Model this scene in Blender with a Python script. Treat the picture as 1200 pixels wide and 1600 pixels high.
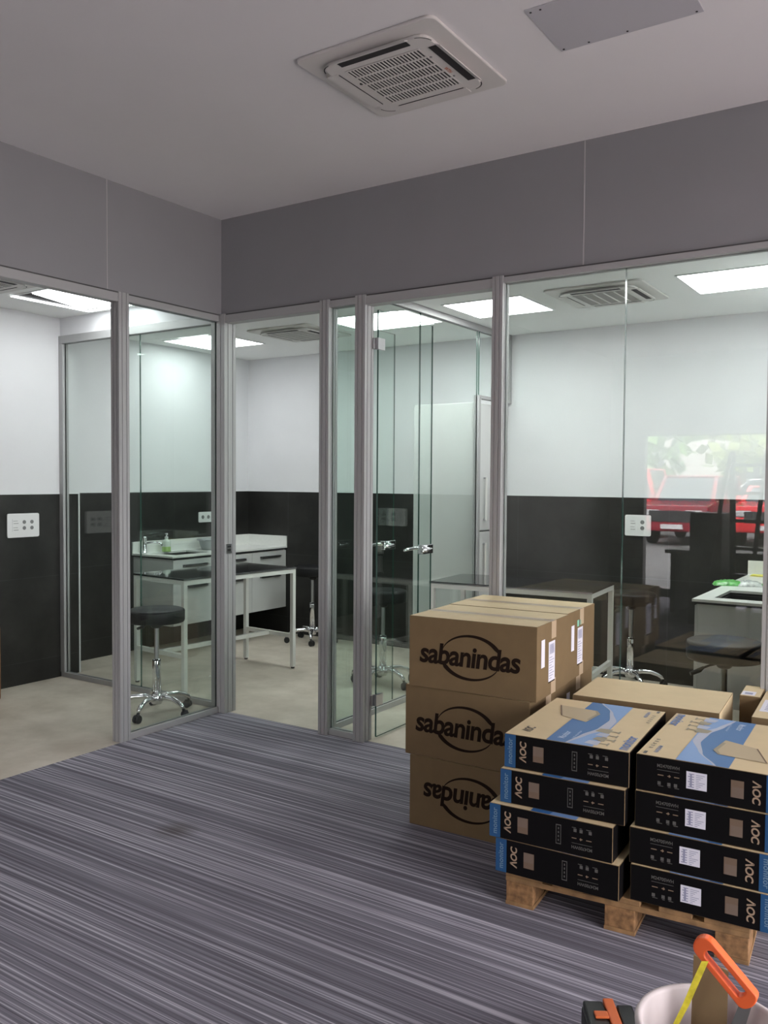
import bpy, bmesh, math, random
from mathutils import Vector, Matrix
random.seed(7)
PI = math.pi
for o in list(bpy.data.objects): bpy.data.objects.remove(o)
sc = bpy.context.scene
C = sc.collection

# ------------------------------------------------------------------ camera
EYE = 1.45
cam_d = bpy.data.cameras.new('camera'); cam = bpy.data.objects.new('camera', cam_d); C.objects.link(cam)
cam_d.sensor_fit = 'HORIZONTAL'; cam_d.sensor_width = 36.0
cam_d.lens = 36.0 * 1354.98 / 1200.0
cam_d.clip_start = 0.05; cam_d.clip_end = 300
yaw, pitch, roll = -0.58561765, -0.03684842, 0.00654355
fwd = Vector((math.sin(yaw)*math.cos(pitch), math.cos(yaw)*math.cos(pitch), math.sin(pitch)))
rgt = Vector((math.cos(yaw), -math.sin(yaw), 0)); up = rgt.cross(fwd)
r2 = rgt*math.cos(roll) + up*math.sin(roll); u2 = up*math.cos(roll) - rgt*math.sin(roll)
cam.matrix_world = Matrix(((r2.x, u2.x, -fwd.x, 0), (r2.y, u2.y, -fwd.y, 0), (r2.z, u2.z, -fwd.z, EYE), (0, 0, 0, 1)))
sc.camera = cam
sc.cycles.transparent_max_bounces = 32
sc.cycles.max_bounces = 10
sc.cycles.diffuse_bounces = 5

# ------------------------------------------------------------------ world, sun, exposure
SKY = 13.0
PANEL = 21.0
w = bpy.data.worlds.new('world'); sc.world = w; w.use_nodes = True
nt = w.node_tree; nt.nodes.clear()
bg = nt.nodes.new('ShaderNodeBackground'); wo = nt.nodes.new('ShaderNodeOutputWorld')
bg.inputs['Color'].default_value = (1.0, 0.975, 1.0, 1); bg.inputs['Strength'].default_value = SKY
nt.links.new(bg.outputs[0], wo.inputs[0])
sd = bpy.data.lights.new('sun', 'SUN'); sd.energy = 9.0; sd.angle = 0.02; sd.color = (1, .96, .9)
sun = bpy.data.objects.new('sun', sd); C.objects.link(sun)
sun.rotation_euler = Vector((-0.25, -0.75, -0.85)).to_track_quat('-Z', 'Y').to_euler()
pd = bpy.data.lights.new('window_portal', 'AREA'); pd.shape = 'RECTANGLE'; pd.size = 2.45; pd.size_y = 1.95
pd.cycles.is_portal = True
po = bpy.data.objects.new('window_portal', pd); C.objects.link(po)
po.location = (-2.125, -3.34, 1.05); po.rotation_euler = (PI/2, 0, 0)
pd2 = bpy.data.lights.new('window_portal', 'AREA'); pd2.shape = 'RECTANGLE'; pd2.size = 3.3; pd2.size_y = 2.4
pd2.cycles.is_portal = True
po = bpy.data.objects.new('window_portal', pd2); C.objects.link(po)
po.location = (3.11, 1.95, 1.4); po.rotation_euler = (PI/2, 0, PI/2)
sc.view_settings.view_transform = 'Standard'; sc.view_settings.look = 'None'
sc.view_settings.gamma = 1.0; sc.view_settings.use_curve_mapping = False
sc.view_settings.exposure = 0.0

# ------------------------------------------------------------------ materials
M = {}
def mat(name, col, rough=.5, metal=0., noise=0., nscale=8., spec=.5, coat=0., bump=0., bscale=200., emit=None, estr=0., sheen=0.):
    m = bpy.data.materials.new(name); m.use_nodes = True; n = m.node_tree; b = n.nodes['Principled BSDF']
    b.inputs['Base Color'].default_value = (*col, 1); b.inputs['Roughness'].default_value = rough
    b.inputs['Metallic'].default_value = metal; b.inputs['Specular IOR Level'].default_value = spec
    b.inputs['Coat Weight'].default_value = coat
    if emit: b.inputs['Emission Color'].default_value = (*emit, 1); b.inputs['Emission Strength'].default_value = estr
    tc = n.nodes.new('ShaderNodeTexCoord')
    if noise:
        nz = n.nodes.new('ShaderNodeTexNoise'); nz.inputs['Scale'].default_value = nscale; nz.inputs['Detail'].default_value = 6
        n.links.new(tc.outputs['Object'], nz.inputs['Vector'])
        r = n.nodes.new('ShaderNodeValToRGB'); r.color_ramp.elements[0].position = .3; r.color_ramp.elements[1].position = .7
        r.color_ramp.elements[0].color = (*[c*(1-noise) for c in col], 1)
        r.color_ramp.elements[1].color = (*[min(1, c*(1+noise)) for c in col], 1)
        n.links.new(nz.outputs['Fac'], r.inputs[0]); n.links.new(r.outputs[0], b.inputs['Base Color'])
    if bump:
        nb = n.nodes.new('ShaderNodeTexNoise'); nb.inputs['Scale'].default_value = bscale
        n.links.new(tc.outputs['Object'], nb.inputs['Vector'])
        bp = n.nodes.new('ShaderNodeBump'); bp.inputs['Strength'].default_value = bump; bp.inputs['Distance'].default_value = .002
        n.links.new(nb.outputs['Fac'], bp.inputs['Height']); n.links.new(bp.outputs[0], b.inputs['Normal'])
    M[name] = m
    return m
mat('white_paint', (.76, .76, .78), .75, noise=.02, nscale=3)
mat('front_ceiling_paint', (.71, .69, .70), .9, noise=.015, nscale=2)
mat('room_ceiling_paint', (.88, .89, .88), .85)
mat('soffit_paint', (.255, .252, .265), .75, noise=.03, nscale=3)
mat('seam', (.42, .40, .41), .6)
mat('aluminium', (.40, .40, .40), .5, .25)
mat('aluminium_dark', (.10, .10, .10), .5, .4)
mat('trim_white', (.75, .76, .77), .4)
mat('chrome', (.80, .80, .82), .09, 1.)
mat('steel', (.5, .5, .51), .28, 1.)
mat('vinyl', (.010, .010, .011), .5, spec=.3)
mat('black_plastic', (.012, .012, .013), .45)
mat('white_lacquer', (.60, .61, .60), .35, noise=.01)
mat('white_metal', (.72, .72, .69), .4)
mat('worktop', (.80, .81, .78), .28, noise=.02, nscale=40)
mat('worktop_edge', (.03, .03, .03), .5)
mat('black_glass', (.022, .022, .024), .07, spec=.6, coat=.3)
mat('basin_steel', (.12, .12, .12), .3, .8)
mat('kraft', (.165, .108, .050), .8, noise=.05, nscale=14, bump=.1, bscale=150)  # carton fronts; their shade is darkened into this kraft colour
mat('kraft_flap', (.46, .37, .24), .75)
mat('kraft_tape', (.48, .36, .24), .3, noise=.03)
mat('kraft_lit', (.62, .49, .295), .75, noise=.03, nscale=14)  # same cardboard where light falls, brightness painted into tops and some right sides
mat('kraft_inner', (.16, .105, .07), .8)
mat('ink_brown', (.016, .009, .006), .8, spec=.1)
mat('kraft_hole', (.17, .12, .09), .8)
mat('print_icon', (.24, .17, .12), .7, spec=.1)
mat('carton_black', (.0035, .003, .0035), .55, spec=.12)
mat('stripe_blue', (.018, .080, .20), .5, spec=.3)
mat('carton_blue', (.03, .13, .34), .5)
mat('carton_blue_light', (.17, .30, .56), .45)
mat('carton_swoosh', (.40, .42, .52), .45)
mat('print_kraft', (.36, .25, .17), .6)
mat('print_grey', (.10, .094, .088), .6)
mat('print_shade', (.30, .26, .18), .6)
mat('print_blue', (.10, .19, .42), .6)
mat('print_pale', (.45, .55, .72), .6)
mat('print_monitor', (.16, .25, .34), .6)
mat('paper', (.72, .70, .78), .6)
mat('paper_print', (.30, .30, .42), .6)
mat('paper_green', (.25, .55, .40), .6)
mat('wood', (.26, .145, .062), .75, noise=.35, nscale=22, bump=.3, bscale=60)
mat('wood_block', (.24, .125, .052), .85, noise=.45, nscale=45, bump=.5, bscale=90)
mat('orange', (.85, .13, .03), .4)
mat('orange_dark', (.55, .12, .03), .5)
mat('bucket', (.62, .55, .55), .5, noise=.08, nscale=10)
mat('saw_steel', (.22, .23, .24), .35, .6)
mat('tape_yellow', (.52, .44, .03), .45, noise=.25, nscale=60)
mat('ac_white', (.60, .575, .56), .45)
mat('ac_panel_room', (.62, .61, .58), .45)
mat('dark_gap', (.02, .018, .02), .8)
mat('slot_grey', (.17, .17, .16), .8)
mat('socket_white', (.80, .80, .80), .3)
mat('socket_grey', (.22, .22, .22), .5)
mat('soap_bottle', (.72, .80, .72), .15)
mat('soap_green', (.45, .70, .22), .2)
mat('grey_basin', (.40, .42, .43), .4)
mat('green_pack', (.12, .42, .10), .3, noise=.5, nscale=30)
mat('clear_pack', (.55, .58, .56), .15, noise=.4, nscale=40)
mat('yellow_cloth', (.80, .72, .12), .7)
mat('hatch', (.46, .45, .48), .5)
mat('brown_bag', (.22, .10, .045), .6, noise=.2, nscale=12)
mat('car_red', (.75, .02, .03), .25, coat=.6)
mat('car_maroon', (.30, .012, .03), .25, coat=.6)
mat('car_white', (.8, .8, .8), .25, coat=.5)
mat('car_glass', (.03, .04, .05), .05)
mat('tyre', (.015, .015, .015), .8)
mat('rim', (.6, .6, .6), .3, .8)
mat('leaf', (.14, .26, .06), .7, noise=.5, nscale=3)
mat('leaf_pale', (.32, .40, .10), .7, noise=.4, nscale=3)
mat('bark', (.14, .09, .05), .9)
mat('asphalt', (.16, .16, .16), .9, noise=.15, nscale=4)
mat('pavement', (.42, .38, .36), .85, noise=.08, nscale=6)
mat('facade', (.45, .42, .38), .85, noise=.1, nscale=1)
mat('dark_furniture', (.03, .03, .032), .5)
mat('front_wall_paint', (.36, .345, .36), .85)
mat('panel_light', (.9, .9, .9), .5, emit=(.96, 1., .975), estr=PANEL)
mat('panel_light_dim', (.9, .9, .9), .5, emit=(.96, 1., 1.), estr=PANEL*.46)
mat('panel_light_soft', (.9, .9, .9), .5, emit=(.96, 1., .98), estr=PANEL*.60)

# tile: big dark stoneware slabs, mottled, with joints
def tile_mat(name, axis):
    m = mat(name, (.016, .016, .0155), .38, spec=.45); n = m.node_tree; b = n.nodes['Principled BSDF']
    tc = n.nodes.new('ShaderNodeTexCoord'); mp = n.nodes.new('ShaderNodeMapping')
    geo = n.nodes.new('ShaderNodeNewGeometry'); sp = n.nodes.new('ShaderNodeSeparateXYZ'); n.links.new(geo.outputs['Position'], sp.inputs[0])
    cb = n.nodes.new('ShaderNodeCombineXYZ')
    n.links.new(sp.outputs[axis], cb.inputs[0]); n.links.new(sp.outputs[2], cb.inputs[1])
    ad = n.nodes.new('ShaderNodeVectorMath'); ad.operation = 'ADD'; ad.inputs[1].default_value = (.55, .435, 0)
    n.links.new(cb.outputs[0], ad.inputs[0])
    br = n.nodes.new('ShaderNodeTexBrick'); br.offset = .0
    br.inputs['Color1'].default_value = (.017, .0168, .0155, 1); br.inputs['Color2'].default_value = (.021, .0205, .019, 1)
    br.inputs['Mortar'].default_value = (.035, .036, .036, 1); br.inputs['Scale'].default_value = 1
    br.inputs['Mortar Size'].default_value = .0022; br.inputs['Brick Width'].default_value = 1.18; br.inputs['Row Height'].default_value = .59
    n.links.new(ad.outputs[0], br.inputs['Vector'])
    nz = n.nodes.new('ShaderNodeTexNoise'); nz.inputs['Scale'].default_value = 2.6; nz.inputs['Detail'].default_value = 7; nz.inputs['Roughness'].default_value = .6
    n.links.new(geo.outputs['Position'], nz.inputs['Vector'])
    rp = n.nodes.new('ShaderNodeMapRange'); rp.inputs[1].default_value = .35; rp.inputs[2].default_value = .75; rp.inputs[3].default_value = .65; rp.inputs[4].default_value = 1.9
    n.links.new(nz.outputs['Fac'], rp.inputs[0])
    mx = n.nodes.new('ShaderNodeVectorMath'); mx.operation = 'SCALE'
    n.links.new(br.outputs['Color'], mx.inputs[0]); n.links.new(rp.outputs[0], mx.inputs['Scale'])
    n.links.new(mx.outputs[0], b.inputs['Base Color'])
tile_mat('tile_x', 0); tile_mat('tile_y', 1)

m = mat('dark_brick', (.05, .048, .048), .7); n = m.node_tree; br = n.nodes.new('ShaderNodeTexBrick')
geo = n.nodes.new('ShaderNodeNewGeometry'); sp = n.nodes.new('ShaderNodeSeparateXYZ'); cb = n.nodes.new('ShaderNodeCombineXYZ')
n.links.new(geo.outputs['Position'], sp.inputs[0]); n.links.new(sp.outputs[0], cb.inputs[0]); n.links.new(sp.outputs[2], cb.inputs[1]); n.links.new(cb.outputs[0], br.inputs['Vector'])
br.inputs['Scale'].default_value = 1; br.inputs['Brick Width'].default_value = .45; br.inputs['Row Height'].default_value = .16; br.inputs['Mortar Size'].default_value = .008
br.inputs['Color1'].default_value = (.045, .042, .042, 1); br.inputs['Color2'].default_value = (.075, .07, .07, 1); br.inputs['Mortar'].default_value = (.02, .02, .02, 1)
n.links.new(br.outputs['Color'], n.nodes['Principled BSDF'].inputs['Base Color'])

# microcement floor
m = mat('cement_floor', (.3, .28, .25), .5, spec=.4); n = m.node_tree; b = n.nodes['Principled BSDF']
geo = n.nodes.new('ShaderNodeNewGeometry')
nz = n.nodes.new('ShaderNodeTexNoise'); nz.inputs['Scale'].default_value = 3.2; nz.inputs['Detail'].default_value = 9; nz.inputs['Roughness'].default_value = .62
n.links.new(geo.outputs['Position'], nz.inputs['Vector'])
rp = n.nodes.new('ShaderNodeValToRGB'); rp.color_ramp.elements[0].position = .3; rp.color_ramp.elements[1].position = .72
rp.color_ramp.elements[0].color = (.42, .37, .30, 1); rp.color_ramp.elements[1].color = (.64, .585, .50, 1)
n.links.new(nz.outputs['Fac'], rp.inputs[0]); n.links.new(rp.outputs[0], b.inputs['Base Color'])

# striped carpet, stripes run along X
m = mat('carpet', (.15, .14, .16), .95, spec=.1); n = m.node_tree; b = n.nodes['Principled BSDF']; L = n.links
geo = n.nodes.new('ShaderNodeNewGeometry'); sp = n.nodes.new('ShaderNodeSeparateXYZ'); L.new(geo.outputs['Position'], sp.inputs[0])
def stripe(fy, fx, det):
    cb = n.nodes.new('ShaderNodeCombineXYZ')
    a = n.nodes.new('ShaderNodeMath'); a.operation = 'MULTIPLY'; a.inputs[1].default_value = fx; L.new(sp.outputs[0], a.inputs[0])
    c = n.nodes.new('ShaderNodeMath'); c.operation = 'MULTIPLY'; c.inputs[1].default_value = fy; L.new(sp.outputs[1], c.inputs[0])
    L.new(a.outputs[0], cb.inputs[0]); L.new(c.outputs[0], cb.inputs[1])
    z = n.nodes.new('ShaderNodeTexNoise'); z.inputs['Scale'].default_value = 1; z.inputs['Detail'].default_value = det; z.inputs['Roughness'].default_value = .6
    L.new(cb.outputs[0], z.inputs['Vector']); return z.outputs['Fac']
def mth(op, x, y):
    q = n.nodes.new('ShaderNodeMath'); q.operation = op
    for i, v in enumerate((x, y)):
        if isinstance(v, (int, float)): q.inputs[i].default_value = v
        else: L.new(v, q.inputs[i])
    return q.outputs[0]
s1 = stripe(75, .4, 0.5); s1b = stripe(165, .5, 0.); s2 = stripe(9, .25, 1.0); s3 = stripe(330, 2.5, 0)
v = mth('ADD', mth('ADD', mth('MULTIPLY', s1, .40), mth('MULTIPLY', s1b, .28)), mth('ADD', mth('MULTIPLY', s2, .15), mth('MULTIPLY', s3, .20)))
rp = n.nodes.new('ShaderNodeValToRGB'); e = rp.color_ramp.elements
e[0].position = .40; e[0].color = (.098, .093, .112, 1); e[1].position = .64; e[1].color = (.40, .385, .435, 1)
q = rp.color_ramp.elements.new(.525); q.color = (.17, .163, .192, 1)
L.new(v, rp.inputs[0])
nz = n.nodes.new('ShaderNodeTexNoise'); nz.inputs['Scale'].default_value = 1.1; nz.inputs['Detail'].default_value = 3
L.new(geo.outputs['Position'], nz.inputs['Vector'])
mr = n.nodes.new('ShaderNodeMapRange'); mr.inputs[1].default_value = .3; mr.inputs[2].default_value = .7; mr.inputs[3].default_value = .88; mr.inputs[4].default_value = 1.1
L.new(nz.outputs['Fac'], mr.inputs[0])
mr.inputs[3].default_value = .98; mr.inputs[4].default_value = 1.22
vs = n.nodes.new('ShaderNodeVectorMath'); vs.operation = 'SCALE'; L.new(rp.outputs[0], vs.inputs[0]); L.new(mr.outputs[0], vs.inputs['Scale'])
# a small worn spot
ds = n.nodes.new('ShaderNodeVectorMath'); ds.operation = 'DISTANCE'; ds.inputs[1].default_value = (-2.66, 2.47, 0); L.new(geo.outputs['Position'], ds.inputs[0])
mr2 = n.nodes.new('ShaderNodeMapRange'); mr2.inputs[1].default_value = .02; mr2.inputs[2].default_value = .11; mr2.inputs[3].default_value = .55; mr2.inputs[4].default_value = 0.
L.new(ds.outputs['Value'], mr2.inputs[0])
mxs = n.nodes.new('ShaderNodeMix'); mxs.data_type = 'RGBA'; L.new(mr2.outputs[0], mxs.inputs[0]); L.new(vs.outputs[0], mxs.inputs[6]); mxs.inputs[7].default_value = (.05, .042, .03, 1)
L.new(mxs.outputs[2], b.inputs['Base Color'])
bp = n.nodes.new('ShaderNodeBump'); bp.inputs['Strength'].default_value = .5; bp.inputs['Distance'].default_value = .003
L.new(s1, bp.inputs['Height']); L.new(bp.outputs[0], b.inputs['Normal'])

# clear glass: green-tinted transmission plus Schlick reflection, safe for thin slabs
def glass(name, tint, edge=False):
    m = bpy.data.materials.new(name); m.use_nodes = True; n = m.node_tree; n.nodes.clear(); L = n.links
    out = n.nodes.new('ShaderNodeOutputMaterial'); tr = n.nodes.new('ShaderNodeBsdfTransparent'); tr.inputs[0].default_value = (*tint, 1)
    gl = n.nodes.new('ShaderNodeBsdfGlossy'); gl.inputs['Roughness'].default_value = 0.0; gl.inputs[0].default_value = (1, 1, 1, 1)
    g = n.nodes.new('ShaderNodeNewGeometry'); d = n.nodes.new('ShaderNodeVectorMath'); d.operation = 'DOT_PRODUCT'
    L.new(g.outputs['Normal'], d.inputs[0]); L.new(g.outputs['Incoming'], d.inputs[1])
    def mt(op, a, bb):
        q = n.nodes.new('ShaderNodeMath'); q.operation = op
        for i, v in enumerate((a, bb)):
            if v is None: continue
            if isinstance(v, (int, float)): q.inputs[i].default_value = v
            else: L.new(v, q.inputs[i])
        return q.outputs[0]
    c = mt('ABSOLUTE', d.outputs['Value'], None); k = mt('POWER', mt('SUBTRACT', 1.0, c), 5.0)
    f = mt('ADD', .04, mt('MULTIPLY', k, .96))
    mx = n.nodes.new('ShaderNodeMixShader'); L.new(f, mx.inputs[0]); L.new(tr.outputs[0], mx.inputs[1]); L.new(gl.outputs[0], mx.inputs[2])
    L.new(mx.outputs[0], out.inputs[0]); M[name] = m
glass('glass', (.965, .985, .975))
glass('glass_green', (.945, .98, .965))
mat('glass_edge', (.05, .11, .09), .15, spec=.6)

# ------------------------------------------------------------------ mesh helpers
class MB:
    def __init__(s): s.v = []; s.f = []; s.m = []; s.sm = []; s.mats = []
    def mi(s, m):
        if m not in s.mats: s.mats.append(m)
        return s.mats.index(m)
    def add(s, vs, fs, m, smooth=False):
        b = len(s.v); s.v += [tuple(v) for v in vs]; k = s.mi(m)
        for f in fs: s.f.append([i+b for i in f]); s.m.append(k); s.sm.append(smooth)
        return s
    def box(s, x0, x1, y0, y1, z0, z1, m='white_paint', fm=None):
        vs = [(x0,y0,z0),(x1,y0,z0),(x1,y1,z0),(x0,y1,z0),(x0,y0,z1),(x1,y0,z1),(x1,y1,z1),(x0,y1,z1)]
        fs = {'-z':(0,3,2,1),'+z':(4,5,6,7),'-y':(0,1,5,4),'+x':(1,2,6,5),'+y':(2,3,7,6),'-x':(3,0,4,7)}
        b = len(s.v); s.v += vs
        for k, f in fs.items():
            s.f.append([i+b for i in f]); s.m.append(s.mi((fm or {}).get(k, m))); s.sm.append(False)
        return s
    def prism(s, poly, z0, z1, m, fr=None, smooth=False):
        # poly in (u,v); fr = function (u,v,w) -> point
        fr = fr or (lambda u, v, w: (u, v, w)); n = len(poly)
        vs = [fr(u, v, z0) for u, v in poly] + [fr(u, v, z1) for u, v in poly]
        fs = [list(range(n))[::-1], list(range(n, 2*n))] + [[i, (i+1) % n, (i+1) % n + n, i+n] for i in range(n)]
        s.add(vs, fs[:2], m); return s.addf(vs, fs[2:], m, smooth)
    def addf(s, vs, fs, m, smooth): return s.add(vs, fs, m, smooth)
    def tube(s, pts, r, m, n=10, cap=True, smooth=True):
        pts = [Vector(p) for p in pts]; rs = r if isinstance(r, (list, tuple)) else [r]*len(pts)
        rings = []; prev = None
        for i, p in enumerate(pts):
            t = (pts[min(i+1, len(pts)-1)] - pts[max(i-1, 0)]).normalized()
            a = prev if prev is not None else (Vector((0, 0, 1)) if abs(t.z) < .9 else Vector((1, 0, 0)))
            a = (a - t*a.dot(t)).normalized(); prev = a; bb = t.cross(a)
            rings.append([p + (a*math.cos(2*PI*k/n) + bb*math.sin(2*PI*k/n))*rs[i] for k in range(n)])
        vs = [q for rg in rings for q in rg]; fs = []
        for i in range(len(rings)-1):
            for k in range(n): fs.append([i*n+k, i*n+(k+1) % n, (i+1)*n+(k+1) % n, (i+1)*n+k])
        s.add(vs, fs, m, smooth)
        if cap: s.add(rings[0], [list(range(n))[::-1]], m); s.add(rings[-1], [list(range(n))], m)
        return s
    def lathe(s, prof, m, c=(0, 0, 0), n=32, sy=1., smooth=True, ax='z'):
        vs = []
        for r, z in prof:
            for k in range(n):
                a = 2*PI*k/n; p = (r*math.cos(a), r*math.sin(a)*sy, z)
                if ax == 'x': p = (p[2], p[0], p[1])
                if ax == 'y': p = (p[0], p[2], p[1])
                vs.append((c[0]+p[0], c[1]+p[1], c[2]+p[2]))
        fs = []
        for i in range(len(prof)-1):
            for k in range(n): fs.append([i*n+k, i*n+(k+1) % n, (i+1)*n+(k+1) % n, (i+1)*n+k])
        return s.add(vs, fs, m, smooth)
    def bar(s, a, b, w, h, m):
        # square bar from a to b
        a = Vector(a); b = Vector(b); t = (b-a).normalized(); u = Vector((0, 0, 1)) if abs(t.z) < .9 else Vector((0, 1, 0))
        x = t.cross(u).normalized(); y = x.cross(t)
        vs = [p + x*i*w/2 + y*j*h/2 for p in (a, b) for i, j in ((-1, -1), (1, -1), (1, 1), (-1, 1))]
        return s.add(vs, [(0,1,2,3),(7,6,5,4),(0,4,5,1),(1,5,6,2),(2,6,7,3),(3,7,4,0)], m)
    def build(s, name, parent=None, bevel=0., seg=2, loc=None, rz=0.):
        me = bpy.data.meshes.new(name); me.from_pydata(s.v, [], s.f)
        for m in s.mats: me.materials.append(M[m])
        for p, k, q in zip(me.polygons, s.m, s.sm): p.material_index = k; p.use_smooth = q
        bm = bmesh.new(); bm.from_mesh(me); bmesh.ops.remove_doubles(bm, verts=bm.verts, dist=1e-6)
        bmesh.ops.recalc_face_normals(bm, faces=bm.faces)
        if bevel:
            es = [e for e in bm.edges if len(e.link_faces) == 2 and e.calc_face_angle(0) > .6]
            bmesh.ops.bevel(bm, geom=es, offset=bevel, segments=seg, profile=.6, affect='EDGES', clamp_overlap=True)
        bm.to_mesh(me); bm.free()
        o = bpy.data.objects.new(name, me); C.objects.link(o)
        if parent: o.parent = parent
        if loc: o.location = loc
        if rz: o.rotation_euler.z = rz
        return o
def tag(o, label=None, cat=None, group=None, kind=None):
    if label: o['label'] = label
    if cat: o['category'] = cat
    if group: o['group'] = group
    if kind: o['kind'] = kind
    return o
def empty(name, loc, rz=0., label=None, cat=None, group=None, kind=None):
    o = bpy.data.objects.new(name, None); C.objects.link(o); o.location = loc; o.rotation_euler = (0, 0, rz); o.empty_display_size = .1
    return tag(o, label, cat, group, kind)
def copy_tree(o, parent=None):
    c = o.copy(); C.objects.link(c); c.parent = parent
    for ch in [x for x in bpy.data.objects if x.parent == o]: copy_tree(ch, c)
    return c
def S(mb, name, label, cat, **k): return tag(mb.build(name, **k), label, cat, kind='structure')

_tc = {}
def textgeo(s, shear=0., offset=0., spacing=1.):
    key = (s, shear, offset, spacing)
    if key in _tc: return _tc[key]
    cu = bpy.data.curves.new('t', 'FONT'); cu.body = s; cu.size = 1; cu.shear = shear; cu.offset = offset; cu.space_character = spacing
    cu.resolution_u = 4; ob = bpy.data.objects.new('t', cu); C.objects.link(ob)
    bpy.context.view_layer.update()
    me = bpy.data.meshes.new_from_object(ob.evaluated_get(bpy.context.evaluated_depsgraph_get()))
    vs = [(v.co.x, v.co.y) for v in me.vertices]; fs = [list(p.vertices) for p in me.polygons]
    bpy.data.objects.remove(ob); bpy.data.curves.remove(cu); bpy.data.meshes.remove(me)
    xs = [v[0] for v in vs]; ys = [v[1] for v in vs]; x0, y0 = min(xs), min(ys); W, H = max(xs)-x0, max(ys)-y0
    _tc[key] = ([((x-x0)/W-.5, (y-y0)/H-.5) for x, y in vs], fs)
    return _tc[key]
class Face:
    """flat print on a face: (u,v) to 3D through origin o, axes U V, normal N"""
    def __init__(s, o, U, V, N, flip=None):
        s.o, s.U, s.V, s.N = Vector(o), Vector(U), Vector(V), Vector(N); s.flip = flip   # flip = (w,h): turn 180 deg
    def p(s, u, v, w=.0008):
        if s.flip: u, v = s.flip[0]-u, s.flip[1]-v
        return s.o + s.U*u + s.V*v + s.N*w
    def text(s, mb, t, cx, cy, w, h, m, rot=0., shear=0., offset=0., spacing=1., lift=.0010):
        vs, fs = textgeo(t, shear, offset, spacing); c, n_ = math.cos(rot), math.sin(rot)
        mb.add([s.p(cx + x*w*c - y*h*n_, cy + x*w*n_ + y*h*c, lift) for x, y in vs], fs, m)
    def poly(s, mb, pts, m, lift=.0008): mb.add([s.p(u, v, lift) for u, v in pts], [list(range(len(pts)))], m)
    def rect(s, mb, u0, u1, v0, v1, m, lift=.0008): s.poly(mb, [(u0, v0), (u1, v0), (u1, v1), (u0, v1)], m, lift)
    def strip(s, mb, A, B, m, lift=.0008):
        n_ = len(A); mb.add([s.p(*a, lift) for a in A] + [s.p(*b_, lift) for b_ in B], [[i, i+1, n_+i+1, n_+i] for i in range(n_-1)], m)

# ------------------------------------------------------------------ dimensions
XL, YP = -3.80, 3.91          # partition planes: left one (x) and right one (y)
ZH, ZC, ZR = 2.455, 3.03, 2.60
YB = 6.31; XW = -5.44; XM = -5.77; XD2 = -3.0; XR = -0.62
TT = 1.333                    # top of the dark tiles
FX1, FY0 = 3.0, -3.2          # front zone: right wall and storefront

# ------------------------------------------------------------------ shell
S(MB().box(XL-.0, FX1, FY0, YP+.02, -.05, 0, 'carpet'), 'floor', 'grey and violet striped carpet of the shop floor', 'floor')
S(MB().box(XM-.1, XL, -1.0, YB+.1, -.05, 0, 'cement_floor').box(XL, XR+.1, YP+.02, YB+.1, -.05, 0, 'cement_floor'),
  'floor', 'beige grey polished cement floor of the glazed rooms', 'floor')
S(MB().box(XL, FX1, FY0, YP, ZC, ZC+.12, 'front_ceiling_paint'), 'ceiling', 'high plain ceiling over the striped carpet', 'ceiling')
S(MB().box(XM-.1, XL-.02, -1.0, YB+.1, ZR, ZR+.1, 'room_ceiling_paint').box(XL-.02, XR+.1, YP+.02, YB+.1, ZR, ZR+.1, 'room_ceiling_paint'),
  'ceiling', 'lower white ceiling of the glazed rooms', 'ceiling')
S(MB().box(XM-.1, FX1+.2, FY0-.2, YB+.2, ZC+.13, ZC+.3, 'white_paint'), 'ceiling', 'unseen roof slab added above the whole shop to block the sun', 'roof')  # out of view, added so the sun cannot come through the ceilings
# soffit bands above the glazing
so = MB().box(XL-.10, XL, FY0, YP+.10, ZH, ZC+.13, 'soffit_paint').box(XL-.1005, XL-.1, FY0, YP+.1, ZH, ZC+.13, 'white_paint')
so.box(XL, XL+.0015, 3.052, 3.058, ZH, ZC, 'seam')
S(so, 'wall_left', 'dark grey soffit panel above the left glazing, with one joint', 'wall')
so = MB().box(XL, FX1, YP, YP+.10, ZH, ZC+.13, 'soffit_paint')
so.box(-1.491, -1.485, YP-.0015, YP, ZH, ZC, 'seam')
S(so, 'wall_right', 'dark grey soffit panel above the right glazing, with one joint', 'wall')
# left room walls (outer), back wall, right wall
def wall_y(x0, x1, y, th, ztile=TT, side=-1):
    mb = MB(); y2 = y+th
    return mb.box(x0, x1, min(y, y2), max(y, y2), ztile+.012, ZR+.1, 'white_paint').box(x0, x1, min(y, y2), max(y, y2), 0, ztile, 'tile_x').box(x0, x1, min(y, y2)-.004, max(y, y2), ztile, ztile+.012, 'trim_white')
def wall_x(y0, y1, x, th, ztile=TT):
    mb = MB(); x2 = x+th; a, b_ = min(x, x2), max(x, x2)
    mb.box(a, b_, y0, y1, ztile+.012, ZR+.1, 'white_paint').box(a, b_, y0, y1, 0, ztile, 'tile_y')
    if th < 0: b_ += .004
    else: a -= .004
    return mb.box(a, b_, y0, y1, ztile, ztile+.012, 'trim_white')
S(wall_x(-1.0, 4.10, XW, -.33), 'wall_left', 'left room wall, white above black tiles', 'wall')
S(MB().box(XW-.012, XW+.004, 4.10, 4.112, 0, TT+.012, 'trim_white'), 'trim_1', 'thin pale corner strip on the black tiled pier', 'trim')
S(wall_x(4.10, YB+.1, XM, -.1), 'wall_left', 'side wall behind the left sink counter, white above black tiles', 'wall')
S(wall_y(XM, XR, YB, .1), 'wall_back', 'long rear wall, white above black tiles', 'wall')
S(wall_x(YP+.1, YB, XR, .1), 'wall_right', 'side wall at the right end of the rooms', 'wall')
S(MB().box(XW, XL-.1, -1.1, -1.0, 0, ZR, 'white_paint'), 'wall_front', 'front wall of the left room', 'wall')
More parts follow.
